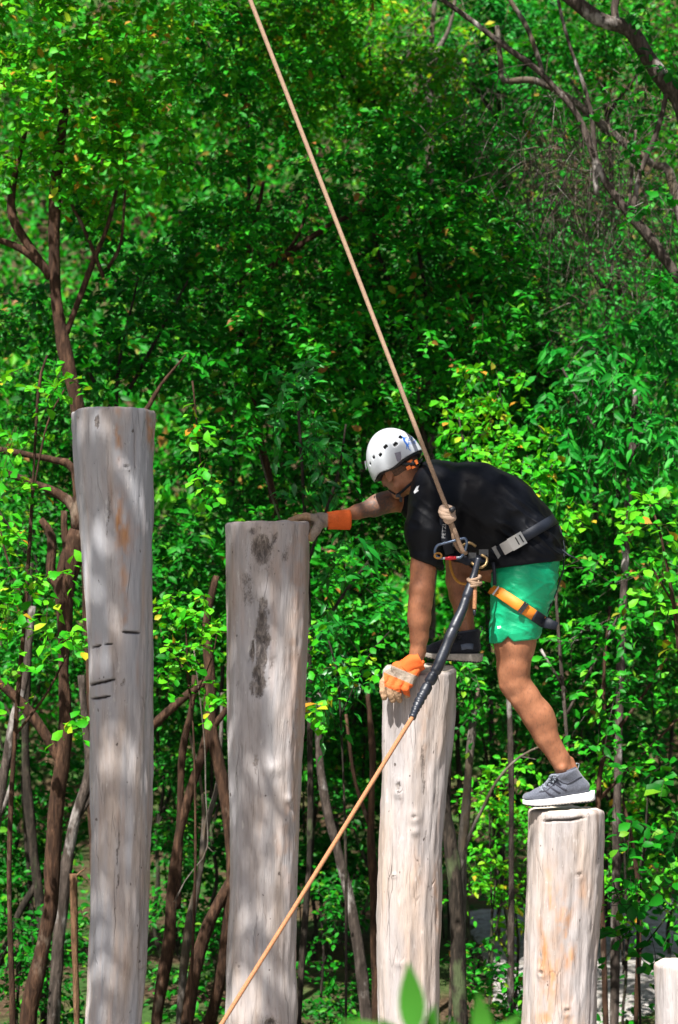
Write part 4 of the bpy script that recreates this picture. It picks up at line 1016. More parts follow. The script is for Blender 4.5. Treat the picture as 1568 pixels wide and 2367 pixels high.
# thin background stems in the dark of the wood
rng = np.random.default_rng(5)
where = ['far left of the tallest post', 'between the two tall posts', 'between second and middle post', 'right of the middle post', 'right of the short post']
sp = [(20, 0), (380, 1), (505, 1), (722, 2), (840, 2), (1165, 3), (1420, 4), (1550, 4)]
words = ['slim dark stem', 'slim crooked stem', 'slim mossy stem']
cnt = {}
for k, (x, w) in enumerate(sp):
    Y = 13.8 + 2.6 * rng.random(); j = cnt.get(w, 0); cnt[w] = j + 1
    pts = [(x + rng.normal(0, 14), y, 6.5 - 0.003 * (2366 - y) + rng.normal(0, .4)) for y in np.linspace(2366, 1480, 9)]
    tree('understory_stem', f'{words[j]} deep in the shade {where[w]}', 'tree', Y, pts, [[pts[4], (x + rng.normal(0, 50), 1680, 3), (x + rng.normal(0, 80), 1540, 2)]], BARK_DARK, seed=100 + k, group='slim stems deep in the wood')
# far slope: a mass of leaves nobody could count
rng = np.random.default_rng(9)
n = 150000
X = rng.uniform(-12, 14, n); Yv = rng.uniform(21, 44, n)
gz = ground_z(X, Yv)
hmax = np.clip(2.0 + 5.5 * (0.5 + 0.5 * vnoise(np.stack([X * .35, Yv * .35, X * 0], -1), 4)), 0, 9)
pos = np.stack([X, Yv, gz + hmax * rng.uniform(0.15, 1, n) ** .6], -1)
ld = unit(rng.normal(0, 1, (n, 3)) - np.array([0, 0, .3])); nr = np.array([0, -.3, .8]) + rng.normal(0, .6, (n, 3)); nr = unit(nr - ld * np.sum(nr * ld, 1, keepdims=True))
obj('far_wood', leaves_mesh('far_wood', 'small', pos, ld, nr, rng.uniform(.12, .22, n)), G_MID, None, 'stuff')
n = 12000                                               # herbs on the wood floor
X = rng.uniform(-5, 7, n); Yv = rng.uniform(9.6, 24, n)
pos = np.stack([X, Yv, ground_z(X, Yv) + rng.uniform(0, 0.4, n) ** 1.4], -1)
keep = vnoise(np.stack([X * .8, Yv * .8, X * 0], -1), 6) > np.where((X > .9) & (np.abs(Yv - 16.3) < 2.6), .35, -.25)
pos = pos[keep]; n = len(pos)
ld = unit(rng.normal(0, 1, (n, 3)) * np.array([1, 1, .5])); nr = np.array([0, -.2, .9]) + rng.normal(0, .4, (n, 3)); nr = unit(nr - ld * np.sum(nr * ld, 1, keepdims=True))
obj('undergrowth', leaves_mesh('undergrowth', 'oval', pos, ld, nr, rng.uniform(.05, .10, n)), G_DARK, None, 'stuff')

# --- tree overhead (outside the picture) whose leaves dapple the two tall posts and the climber
rng = np.random.default_rng(21)
S = np.array(SUN)
def over(n, p0, p1, dist):
    a = np.asarray(p0); b = np.asarray(p1)
    u = rng.random((n, 3)); u[:, 2] = (np.arange(n) + u[:, 2]) / n
    q = a + (b - a) * u + np.array(S) * rng.uniform(dist[0], dist[1], (n, 1))
    return q
root = empty('overhanging_tree', (-5.2, 3.6, 0), 'tree leaning over from outside the left of the picture, its leaves shading the tall posts', 'tree')
obj('trunk', MB().tube([(-5.2, 3.2, -.2), (-5.1, 3.3, 3.0), (-4.8, 3.6, 6.0), (-4.0, 4.3, 8.4), (-2.9, 5.0, 9.4)], [.24, .20, .17, .13, .08], 14, .12, .08, 3).mesh('trunk'), BARK_GREY, root)
for pts, r in (([(-4.0, 4.3, 8.4), (-3.0, 4.6, 8.6), (-2.0, 4.9, 8.7), (-1.0, 4.9, 8.9)], [.09, .07, .045, .02]), ([(-4.8, 3.6, 6.0), (-3.8, 4.6, 6.9), (-2.9, 5.1, 7.6), (-2.2, 5.2, 7.9)], [.08, .06, .04, .02]),
               ([(-4.8, 3.6, 6.0), (-3.6, 5.0, 6.2), (-2.8, 5.4, 6.4)], [.07, .05, .03])):
    obj('limb', MB().tube(pts, r, 10, .12, .08, 4).mesh('limb'), BARK_GREY, root)
cl = np.vstack([over(DAP[0], (-1.25, PY, .3), (-.75, PY, 3.8), (6.0, 7.6)), over(DAP[1], (-.55, PY, .3), (-.1, PY, 3.3), (6.0, 7.6)),
                over(DAP[2], (.1, 8.4, 2.9), (1.0, 8.4, 3.6), (6.0, 7.0)), over(DAP[3], (.75, PY, 1.6), (1.1, PY, 2.9), (6.0, 7.0)), over(7, (-.3, 8.6, 3.15), (.2, 8.6, 3.3), (6.0, 7.0)), over(26, (-.5, 10.6, 2.9), (.3, 10.6, 4.3), (6.5, 8.0))])
cl = np.repeat(cl, 4, 0) + rng.normal(0, .07, (len(cl) * 4, 3))
_, _, p, l_, n_, z_ = sprays(rng, cl, rng.normal(0, .6, (len(cl), 3)), .30, 8, .10)
obj('foliage', leaves_mesh('foliage', 'oval', p, l_, n_, z_), G_MID, root, 'stuff')

# --- blurred plant close to the camera at the bottom edge
def near_leaf(root, base, tip, width, bend, mat):
    base = np.asarray(base); tip = np.asarray(tip)
    d = tip - base; L = np.linalg.norm(d); d = d / L
    w = unit(np.cross(d, np.array([0.15, 1.0, 0.1])))
    nn = np.cross(w, d)
    V = []; m = 9
    for i in range(m):
        t = i / (m - 1)
        hw = width * math.sin(math.pi * min(1, t ** .8)) * .5 if 0 < t < 1 else 0.0005
        c = base + d * L * t + nn * bend * math.sin(math.pi * t)
        V += [c - w * hw + nn * hw * .3, c, c + w * hw + nn * hw * .3]
    f = [[i * 3 + k, i * 3 + k + 1, i * 3 + 4 + k, i * 3 + 3 + k] for i in range(m - 1) for k in (0, 1)]
    obj('leaf', mesh_np('leaf', np.array(V), np.array(f)), mat, root)
NEAR = leaf_mat('leaf_near_green', [(0, (0.03, 0.17, 0.012)), (1, (0.07, 0.26, 0.03))], trans=(.2, .4, .05), tw=.35)
NY = 2.8
g = empty('foreground_plant', P(960, 2900, NY) * np.array([1, 1, 0]), 'out-of-focus broad-leaved plant poking up at the bottom edge before the middle post', 'plant')
st = P(975, 2420, NY); gb = st.copy(); gb[2] = 0
obj('stem', MB().tube([gb, (gb + st) / 2 + np.array([.02, 0, 0]), st], [.009, .007, .005], 8).mesh('stem'), NEAR, g)
for b, t, w, bd, dz in (((955, 2400), (944, 2222), 62, .006, 0), ((985, 2420), (1006, 2318), 34, .006, .04), ((940, 2420), (775, 2356), 40, .01, -.05), ((1120, 2440), (1106, 2290), 52, .008, .1), ((1130, 2430), (1205, 2344), 40, .008, .05),
                        ((1060, 2430), (1040, 2352), 40, .008, .05), ((960, 2440), (870, 2350), 34, .008, .1)):
    near_leaf(g, P(*b, NY + dz), P(*t, NY + dz), px(w, NY), bd, NEAR)
# ------------------------------------------------------------------ the climber
def Q(x, y, Y, r): return (P(x, y, Y), px(r, Y))
MY = 8.62                                              # his mid plane
def skin_mat():
    m, nt, out = new_mat('tanned_skin'); N = NT(nt)
    v = N.coord()
    a = N.noise(14, v, 5, 0.6); b = N.noise(160, N.coord((1, 1, 0.35)), 4, 0.7)
    c = N.ramp(a, [(0.3, (0.21, 0.078, 0.036)), (0.55, (0.30, 0.121, 0.058)), (0.75, (0.37, 0.160, 0.082))])
    c = N.mix(N.math('MULTIPLY', N.ramp(b, [(0.36, (1, 1, 1)), (0.5, (0, 0, 0))]), 0.45), c, (0.12, 0.055, 0.032))
    tn = N.noise(90, v, 5, 0.7)
    tat = N.math('MULTIPLY', N.attr('tattoo'), N.ramp(tn, [(0.35, (0.45,) * 3), (0.55, (1, 1, 1))]))
    c = N.mix(tat, c, (0.085, 0.062, 0.052))
    c = N.mix(N.attr('stubble'), c, (0.17, 0.095, 0.065))
    h = N.math('ADD', N.math('MULTIPLY', b, .5), a)
    N.link(N.bsdf(c, 0.48, N.bump(h, 0.003, 0.5), 0.4, sss=0.08), out.inputs[0])
    return m
SKIN = skin_mat()
SHIRT = simple('black_jersey', (0.0028, 0.0033, 0.0050), 0.5, 0.2, 260, 0.0010, 0.15, 0, 0.0)
def shorts_mat():
    m, nt, out = new_mat('green_nylon'); N = NT(nt)
    a = N.noise(420, N.coord(), 2)
    c = N.ramp(a, [(0.3, (0.004, 0.27, 0.115)), (0.7, (0.007, 0.34, 0.150))])
    f = N.noise(16, N.coord((1, 1, 2.0)), 3, 0.5, 1.2)
    N.link(N.bsdf(c, 0.42, N.bump(f, 0.006, 0.5), 0.3), out.inputs[0])
    return m
SHORTS = shorts_mat()
WHITE = simple('white_helmet_shell', (0.41, 0.43, 0.45), 0.25, 0.03, 12, 0.0, 0.5)
BLACK = simple('black_plastic', (0.012, 0.012, 0.014), 0.5, 0.2, 60, 0.0005)
WEB = simple('black_webbing', (0.009, 0.0115, 0.018), 0.55, 0.25, 500, 0.0006, 0.25)
ORANGE = simple('orange_webbing', (0.66, 0.20, 0.015), 0.6, 0.12, 400, 0.0006)
GREYW = simple('grey_webbing', (0.22, 0.21, 0.21), 0.6, 0.15, 400, 0.0006)
STEEL = simple('brushed_steel', (0.55, 0.55, 0.56), 0.32, 0.1, 200, 0.0003, 0.5, 1.0, 0, (1, 1, 6))
BLUEALU = simple('blue_grey_anodised_metal', (0.13, 0.17, 0.24), 0.28, 0.1, 90, 0.0003, 0.6, 0.75)
REDALU = simple('red_anodised_sleeve', (0.55, 0.02, 0.03), 0.3, 0.1, 90, 0.0003, 0.6, 0.5)
ROPE = simple('beige_rope_sheath', (0.28, 0.185, 0.120), 0.8, 0.35, 220, 0.001, 0.25)
ROPEO = simple('orange_tan_rope_sheath', (0.31, 0.140, 0.064), 0.8, 0.4, 220, 0.001, 0.25)
ROPEW = simple('cream_rope_knot', (0.47, 0.33, 0.235), 0.8, 0.15, 220, 0.001, 0.25)
SLEEVE = simple('black_lanyard_sleeve', (0.012, 0.0145, 0.022), 0.42, 0.25, 120, 0.001, 0.5)
INKBLUE = simple('blue_print', (0.01, 0.10, 0.40), 0.5, 0.1, 60, 0.0)
PALE = simple('white_print', (0.62, 0.62, 0.62), 0.55, 0.1, 60, 0.0)
LABELG = simple('grey_print', (0.36, 0.36, 0.36), 0.55, 0.1, 60, 0.0)

man = empty('person', P(1290, 1866, PY), 'climber in white helmet, black T-shirt and green shorts straddling the short and middle log posts', 'person')

# --- head frame
yaw = math.radians(46)
u0 = np.array([-0.45, 0, 0.893]); f0 = np.array([-0.893, 0, -0.45])
HF = f0 * math.cos(yaw) + np.array([0, 1.0, 0]) * math.sin(yaw)
HU = u0
HL = np.cross(HU, HF)
HR = np.stack([HF, HL, HU], 1)                         # columns: forward, left, up
HC = P(919, 1080, MY)
def H(f, l, u): return HC + HF * f + HL * l + HU * u

# --- body: one skin
h = 0.005
S = SDF(P(645, 2000, 8.2) * [1, 1, 0] + [0, -0.15, P(0, 1880, 8.6)[2]], P(1400, 960, 9.15) + [0, 0.05, 0.02], h)
# trunk (under the shirt)
S.chain([Q(1215, 1265, MY, 62), Q(1130, 1200, MY, 66), Q(1050, 1160, MY, 60)], 0.03, ax=(0, 1, 0), fl=1.12)
S.cap(P(1010, 1150, 8.50), P(1010, 1125, 8.76), px(44), px(42), .03)
# near leg
S.chain([Q(1222, 1310, 8.53, 62), Q(1205, 1400, 8.51, 54), Q(1190, 1490, 8.51, 46), Q(1187, 1540, 8.51, 37), Q(1190, 1575, 8.52, 35)], 0.02)
S.chain([Q(1190, 1575, 8.52, 35), Q(1214, 1612, 8.53, 34), Q(1242, 1655, 8.54, 34), Q(1263, 1703, 8.55, 28), Q(1294, 1751, 8.56, 21.5), Q(1308, 1790, 8.57, 20.5)], 0.012)
S.ell(P(1170, 1562, 8.50), (px(17), px(20), px(22)), k=.02)                      # kneecap
S.cap(P(1166, 1585, 8.50), P(1180, 1610, 8.51), px(10), px(8), .02)
S.ell(P(1260, 1652, 8.55), (px(21), px(27), px(44)), R=np.array([[.88, 0, -.47], [0, 1, 0], [.47, 0, .88]]), k=.02)    # calf
S.cap(P(1200, 1620, 8.505), P(1290, 1770, 8.545), px(14), px(9), .02)            # shin edge
S.ell(P(1301, 1774, 8.528), (px(8), px(8), px(9)), k=.014)                      # ankle bone
S.cap(P(1320, 1755, 8.57), P(1334, 1795, 8.57), px(7), px(10), .015)             # tendon
S.chain([Q(1308, 1790, 8.57, 19), Q(1306, 1818, 8.56, 14), Q(1270, 1838, 8.55, 8)], .01)
# far leg
S.chain([Q(1215, 1300, 8.72, 62), Q(1140, 1292, 8.74, 52), Q(1072, 1300, 8.76, 40)], 0.02)
S.chain([Q(1070, 1302, 8.76, 40), Q(1067, 1340, 8.76, 36), Q(1068, 1375, 8.75, 29.5), Q(1073, 1415, 8.73, 22.5), Q(1080, 1455, 8.72, 17.5), Q(1083, 1480, 8.72, 18)], 0.012)
S.cap(P(1075, 1490, 8.72), P(1040, 1505, 8.70), px(14), px(7), .01)
# near arm
S.chain([Q(1002, 1165, 8.47, 44), Q(985, 1250, 8.44, 34), Q(978, 1310, 8.42, 28.5), Q(973, 1365, 8.41, 26.5), Q(972, 1392, 8.41, 26), Q(971, 1430, 8.42, 25), Q(969, 1470, 8.43, 21), Q(966, 1505, 8.44, 17.5), Q(961, 1530, 8.44, 17)], 0.015)
S.ell(P(984, 1345, 8.405), (px(17), px(18), px(44)), k=.03)
S.ell(P(965, 1425, 8.405), (px(19), px(18), px(36)), k=.03)
S.ell(P(986, 1398, 8.40), (px(9), px(9), px(9)), k=.02)                          # elbow point
# far arm
S.chain([Q(1000, 1125, 8.80, 42), Q(960, 1142, 8.82, 30), Q(932, 1158, 8.82, 25), Q(906, 1158, 8.80, 24.5), Q(866, 1171, 8.75, 22.5), Q(826, 1183, 8.70, 16.5), Q(797, 1191, 8.665, 13), Q(765, 1200, 8.64, 14)], 0.015)
S.ell(P(890, 1158, 8.77), (px(32), px(20), px(20)), k=.03)
# neck and head
S.chain([(H(-.035, 0, -.035), .060), (P(975, 1120, MY), .064), (P(1015, 1125, MY), .075)], .02)
S.ell(H(-.008, 0, .02), (.100, .077, .098), HR, .01)
S.ell(H(.022, 0, -.055), (.066, .060, .062), HR, .025)
S.ell(H(.055, 0, -.10), (.030, .034, .026), HR, .025)                            # chin
S.cap(H(.0, .052, -.070), H(.05, .026, -.104), .020, .018, .02)                  # jaw, left
S.cap(H(.0, -.052, -.070), H(.05, -.026, -.104), .020, .018, .02)
S.ell(H(.062, .042, -.03), (.018, .020, .016), HR, .015)                         # cheek
S.ell(H(.062, -.042, -.03), (.018, .020, .016), HR, .015)
S.ell(H(.085, 0, .012), (.012, .050, .012), HR, .012)                            # brow
for s in (1, -1):
    S.ell(H(.088, .032 * s, -.006), (.012, .014, .009), HR, .006, sub=True)      # eye socket
    S.ell(H(.076, .032 * s, -.006), (.0125, .0125, .0115), HR, .003)             # eyeball
S.cap(H(.090, 0, .0), H(.112, 0, -.038), .008, .013, .010)                       # nose
S.cap(H(.098, .011, -.042), H(.098, -.011, -.042), .008, .008, .006)
S.cap(H(.086, .018, -.068), H(.086, -.018, -.068), .007, .007, .006)             # lips
S.cap(H(.083, .016, -.078), H(.083, -.016, -.078), .007, .007, .006)
S.cap(H(.098, .018, -.073), H(.098, -.018, -.073), .004, .004, .003, sub=True)
for s in (1, -1):                                                                # ears
    ea = HR @ np.array([[.9, .38 * s, .2], [-.38 * s, .92, 0], [-.2, 0, .98]]).T
    S.ell(H(-.008, .079 * s, -.016), (.019, .008, .032), ea, .008)
    S.ell(H(-.003, .089 * s, -.012), (.010, .007, .019), ea, .004, sub=True)
    S.ell(H(.004, .080 * s, -.040), (.009, .007, .010), ea, .006)
v, f = S.surface()
v = relax(v, f, 2, .4)
me = mesh_np('body', v, f)
def near_pt(v, p, r): return np.linalg.norm((v - p) / np.asarray(r), axis=1)
tat = np.clip(1.5 - near_pt(v, P(866, 1166, 8.72), (px(36), .2, px(30))) * 1.05 + 0.22 * fbm(v * 60, 2, 3), 0, 1) * (v[:, 1] > 8.55) * (v[:, 0] < P(925, 0, 8.75)[0])
attr(me, 'tattoo', np.clip(tat * 2.2, 0, .92))
hd = (v - HC) @ HR
stub = np.clip(1 - np.abs(hd[:, 2] + .055) / .06, 0, 1) * (hd[:, 0] > -.02) * (np.linalg.norm(hd, axis=1) < .16) * np.clip((hd[:, 0] + .02) * 20, 0, 1) * (hd[:, 2] < -.02)
attr(me, 'stubble', .8 * stub)
obj('body', me, SKIN, man)
body_me = me
# short dark hair
S = SDF(HC - .16, HC + .16, .004)
S.ell(H(-.010, 0, .018), (.1015, .0795, .101), HR, 0)
S.cut(H(.0, 0, -.030), HF * .30 - HU * 1.0, k=.01)
S.cut(H(.030, 0, -.012), HF * 1.0 - HU * .35, k=.01)
v, f = S.surface()
m, nt, out = new_mat('cropped_hair'); N = NT(nt)
a = N.noise(300, N.coord(), 3, .7)
N.link(N.bsdf(N.ramp(a, [(.35, (.03, .017, .011)), (.65, (.15, .075, .045))]), .7, N.bump(a, .002), .3), out.inputs[0])
obj('hair', mesh_np('hair', v, f), m, man)

# --- T-shirt
S = SDF(P(920, 1340, 8.3) - [0, .13, 0], P(1325, 1040, 9.0) + [0, .1, .02], .0055)
fl = dict(ax=(0, 1, 0), fl=1.13)
S.chain([Q(1024, 1138, MY, 68), Q(1088, 1164, MY, 95), Q(1150, 1194, MY, 97), Q(1200, 1236, MY, 86), Q(1232, 1266, MY, 70)], .035, **fl)
S.chain([Q(1020, 1190, MY, 60), Q(1060, 1222, MY, 66), Q(1120, 1248, MY, 62), Q(1170, 1285, MY, 58)], .05, **fl)     # cloth hanging under the chest
S.chain([Q(1225, 1262, 8.545, 72), Q(1222, 1325, 8.53, 82)], .03)                  # skirt of the shirt over the hips
S.chain([Q(1192, 1270, 8.54, 58), Q(1184, 1325, 8.52, 64)], .03)
S.cap(P(1008, 1128, 8.50), P(1008, 1110, 8.76), px(56), px(50), .05)             # shoulders
S.chain([Q(999, 1162, 8.47, 58), Q(990, 1230, 8.44, 52), Q(985, 1300, 8.43, 36), Q(982, 1335, 8.43, 33)], .03)       # near sleeve
S.chain([Q(1005, 1135, 8.78, 52), Q(965, 1160, 8.83, 46)], .03)
S.cap(P(985, 1112, MY), P(958, 1120, MY - .01), px(46), px(42), .02)             # collar
S.cut(P(985, 1302, 8.43), np.array([-.38, 0, -.92]), (P(975, 1320, 8.43), .13))  # sleeve hem
S.cut(P(966, 1115, MY), np.array([-.86, 0, .15]), (P(940, 1112, MY), .10))       # neck opening
S.cut(P(1225, 1306, MY), np.array([.12, 0, -1.0]), k=.006)                      # bottom hem
v, f = S.surface()
v = relax(v, f, 2, .5)
nn = normals(v, f)
axis = np.array([.78, 0, -.62]); perp = np.array([.62, 0, .78])
a_, p_ = v @ axis, v @ perp
wr = np.stack([a_ * 5.0 + .6 * vnoise(v * 6, 3), v[:, 1] * 9, p_ * 26], 1)
wst = np.clip((a_ - (P(1090, 1190, MY) @ axis)) / .12, 0, 1)
low = np.clip((P(0, 1150, MY)[2] - v[:, 2]) / .10, 0, 1)
fold = (1 - np.abs(vnoise(wr, 5))) ** 2 - .4
slv = np.clip(1 - near_pt(v, P(985, 1240, 8.44), (.12, .16, .2)), 0, 1)
hemf = np.clip((v[:, 2] - (P(0, 1306, MY)[2] + (v[:, 0] - P(1225, 0, MY)[0]) * .12)) / .03, 0, 1)
disp = .015 * fold * (.25 + .75 * wst) * (.3 + .7 * low) + .008 * slv * ((1 - np.abs(vnoise(v * np.array([30, 20, 7]), 8))) ** 2 - .4) + .005 * fbm(v * 14, 2, 9) + .006 * ((1 - np.abs(vnoise(np.stack([a_ * 9, v[:, 1] * 8, p_ * 40], 1), 15))) ** 3 - .3) * wst
v = v + nn * (disp * hemf)[:, None]
me = mesh_np('shirt', v, f)
shirt = obj('shirt', me, SHIRT, man)
def on_mesh(me, dx, dy, off=.002):
    """point of a built surface met by the line of sight through a photo point, with its normal"""
    o = Vector((0, 0, CAM_H)); d = (Vector(P(dx, dy, 8.5)) - o).normalized()
    from mathutils.bvhtree import BVHTree
    key = me.name
    if key not in _bvh:
        vv = np.empty(len(me.vertices) * 3); me.vertices.foreach_get('co', vv)
        _bvh[key] = BVHTree.FromPolygons([tuple(x) for x in vv.reshape(-1, 3)], [tuple(p.vertices) for p in me.polygons])
    hit, nrm, _, _ = _bvh[key].ray_cast(o, d)
    if hit is None: return None, None
    if nrm.dot(d) > 0: nrm = -nrm
    return np.array(hit + nrm * off), np.array(nrm)
_bvh = {}
def print_on(name, me, polys, mat, parent, off=.0015, dens=None):
    """flat print lying on a surface"""
    V, F = [], []
    for poly in polys:
        ps = [on_mesh(me, x, y, off)[0] for x, y in poly]
        if any(q is None for q in ps): continue
        b = len(V); V += ps; F.append([b + i for i in range(len(ps))])
    if not F: return None
    m_ = bpy.data.meshes.new(name); m_.from_pydata([tuple(x) for x in V], [], F)
    return obj(name, m_, mat, parent)
def stroke(pts, w):
    out = []
    for (x1, y1), (x2, y2) in zip(pts[:-1], pts[1:]):
        L = math.hypot(x2 - x1, y2 - y1) + 1e-6; nx, ny = -(y2 - y1) / L * w / 2, (x2 - x1) / L * w / 2
        out.append([(x1 + nx, y1 + ny), (x2 + nx, y2 + ny), (x2 - nx, y2 - ny), (x1 - nx, y1 - ny)])
    return out
print_on('emblem', me, [[(957, 1137), (964, 1124), (970, 1122), (966, 1131), (969, 1134), (959, 1141)]], PALE, shirt)

# --- shorts
S = SDF(P(1090, 1500, 8.3) - [0, .12, .03], P(1325, 1230, 9.0) + [0, .05, .02], .0045)
S.chain([Q(1232, 1285, MY, 60), Q(1222, 1310, MY, 66)], .03, ax=(0, 1, 0), fl=1.25)
S.chain([Q(1218, 1300, 8.54, 72), Q(1212, 1345, 8.53, 73), Q(1201, 1400, 8.52, 64), Q(1190, 1460, 8.515, 55), Q(1186, 1500, 8.515, 54)], .03)
S.chain([Q(1215, 1300, 8.72, 68), Q(1160, 1300, 8.73, 62)], .03)
S.cut(P(1188, 1482, 8.515), np.array([.10, 0, -1.0]), k=.004)
S.cut(P(1150, 1300, 8.73), np.array([-1.0, 0, -.25]), (P(1110, 1290, 8.76), .16), k=.004)
# the side vent: a small notch in the near hem
nb = P(1173, 1484, 8.515 - .10)
S.box(nb, (px(8), .08, px(11)), np.array([[.71, 0, .71], [0, 1, 0], [-.71, 0, .71]]), sub=True)
v, f = S.surface()
v = relax(v, f, 1, .5)
nn = normals(v, f)
d1 = (1 - np.abs(vnoise(np.stack([v[:, 0] * 9 + v[:, 2] * 16, v[:, 1] * 9, v[:, 2] * 17 - v[:, 0] * 11], 1), 4))) ** 2 - .4
d2 = (1 - np.abs(vnoise(np.stack([v[:, 0] * 14, v[:, 1] * 10, v[:, 2] * 42 + v[:, 0] * 18], 1), 6))) ** 2 - .4
hemf = np.clip((v[:, 2] - P(0, 1484, 8.515)[2]) / .035, 0, 1)
v = v + nn * (hemf * (.0055 * d1 + .0035 * d2 + .0015 * fbm(v * 18, 2, 2)))[:, None]
me = mesh_np('shorts', v, f)
shorts = obj('shorts', me, SHORTS, man)
shorts_me = me
print_on('emblem', me, [[(1150, 1447), (1158, 1446), (1159, 1451), (1151, 1453)]], PALE, shorts)

# --- helmet
HB = (.138, .114, .164)
HO = H(-.006, 0, .016)
S = SDF(HC - .22, HC + .22, .0028)
S.ell(HO, HB, HR, 0)
S.ell(HO, tuple(q - .006 for q in HB), HR, 0, sub=True)
g = S.grid(); q = (g - HC) @ HR
brim = q[..., 2] - (-.010 + .030 * np.sin(np.clip((q[..., 0] + .03) * -11, -1.5, 1.5)) * np.clip(-(q[..., 0] - .02) * 8, 0, 1) + .020 * np.exp(-((q[..., 0] + .0) / .055) ** 2))
S.D = np.maximum(S.D, -brim.astype(np.float32))
def hit_helmet(dx, dy, grow=0.0):
    o = np.array([0, 0, CAM_H]); d = unit(P(dx, dy, 8.5) - o)
    s = np.array(HB) + grow
    oo = ((o - HO) @ HR) / s; dd = (d @ HR) / s
    a, b, c = dd @ dd, 2 * oo @ dd, oo @ oo - 1
    disc = b * b - 4 * a * c
    t = (-b - math.sqrt(max(disc, 0))) / (2 * a)           # past the outline: the nearest point of it
    p = o + d * t
    n_ = HR @ ((((p - HO) @ HR)) / s ** 2)
    return p, n_ / np.linalg.norm(n_)
vents = [(856, 1072, 4.6), (863.5, 1057, 5.2), (879, 1051, 5.2), (891, 1032, 6.0), (914.5, 1026, 6.0), (927, 1009, 6.0), (947, 1006, 4.6)]
for vx, vy, vr in vents:
    p, n_ = hit_helmet(vx, vy)
    t1 = unit(np.cross(HU, n_)); t2 = np.cross(n_, t1)
    S.box(p, (px(vr * .86), px(vr * .66), .02), np.stack([t1 * .94 + t2 * .34, t2 * .94 - t1 * .34, n_], 1), sub=True)
v, f = S.surface()
v = relax(v, f, 1, .4)
helm = obj('helmet', mesh_np('helmet', v, f), WHITE, man)
S = SDF(HC - .2, HC + .2, .005)                        # dark foam liner
S.ell(HO, tuple(q_ - .012 for q_ in HB), HR, 0)
g = S.grid(); q = (g - HC) @ HR
S.D = np.maximum(S.D, -(q[..., 2] - (-.018 + .028 * np.sin(np.clip((q[..., 0] + .03) * -11, -1.5, 1.5)) * np.clip(-(q[..., 0] - .02) * 8, 0, 1) + .020 * np.exp(-(q[..., 0] / .055) ** 2))).astype(np.float32))
v, f = S.surface()
obj('liner', mesh_np('liner', v, f), BLACK, helm)
def helmet_patch(name, polys, mat, off):
    V, F = [], []
    for poly in polys:
        b = len(V)
        for x, y in poly:
            p, n_ = hit_helmet(x, y)
            if p is None: p, n_ = V[-1] if len(V) > b else H(0, .1, .05), HL
            V.append(p + n_ * off)
        F.append([b + i for i in range(len(poly))])
    m_ = bpy.data.meshes.new(name); m_.from_pydata([tuple(x) for x in V], [], F)
    return obj(name, m_, mat, helm)
LAMP = simple('grey_clip_rubber', (0.15, 0.14, 0.17), 0.55, 0.1, 80, 0.0)
pl = [(912.5, 1047), (926, 1043.5), (928, 1054), (927, 1063), (923, 1067), (918.5, 1066)]
pv = [hit_helmet(*x) for x in pl]
V = [p + n_ * .0025 for p, n_ in pv] + [p - n_ * .002 for p, n_ in pv]
k = len(pl)
m_ = bpy.data.meshes.new('lamp_clip'); m_.from_pydata([tuple(x) for x in V], [], [list(range(k))] + [[i, (i + 1) % k, k + (i + 1) % k, k + i] for i in range(k)])
obj('lamp_clip', m_, LAMP, helm)
pl = [(844, 1066), (846.5, 1064), (849, 1080), (847.5, 1086)]
helmet_patch('lamp_clip', [pl], LAMP, .002)
# blue print: a jumping figure and short lettering beside it
fig = [[(931, 1011), (934.5, 1010), (937, 1013), (936, 1017), (938.5, 1021), (943, 1027), (946, 1033), (943, 1033), (938, 1027), (934, 1021), (931.5, 1015)]]
fig += stroke([(932, 1012), (928.5, 1008.5)], 1.6) + stroke([(936, 1013), (940, 1009.5)], 1.6) + stroke([(942, 1030), (945, 1037), (949, 1041)], 1.6) + stroke([(940, 1029), (940.5, 1038)], 1.6)
lets = []
def letter(ch, x, y, s, sl=-.28):
    G = {'E': [[(1, 0), (0, 0), (0, 2), (1, 2)], [(0, 1), (.8, 1)]], 'N': [[(0, 2), (0, 0), (1, 2), (1, 0)]], 'I': [[(.4, 0), (.4, 2)]], 'X': [[(0, 0), (1, 2)], [(1, 0), (0, 2)]],
         'D': [[(0, 0), (0, 2), (.8, 1.7), (1, 1), (.8, .3), (0, 0)]], 'R': [[(0, 2), (0, 0), (.9, .2), (.9, .8), (0, 1), (1, 2)]], 'V': [[(0, 0), (.5, 2), (1, 0)]]}
    for ln in G[ch]:
        lets.extend(stroke([(x + px_ * s, y + py_ * s * .95 + px_ * s * sl) for px_, py_ in ln], 1.0))
for i, ch in enumerate('DE'): letter(ch, 944.5 + i * 6.2, 1013.5 - i * 1.8, 3.0)
for i, ch in enumerate('RIVER'[:4]): letter(ch, 943.5 + i * 4.9, 1023 - i * 1.5, 3.4)
helmet_patch('blue_print', fig + lets, INKBLUE, .0012)
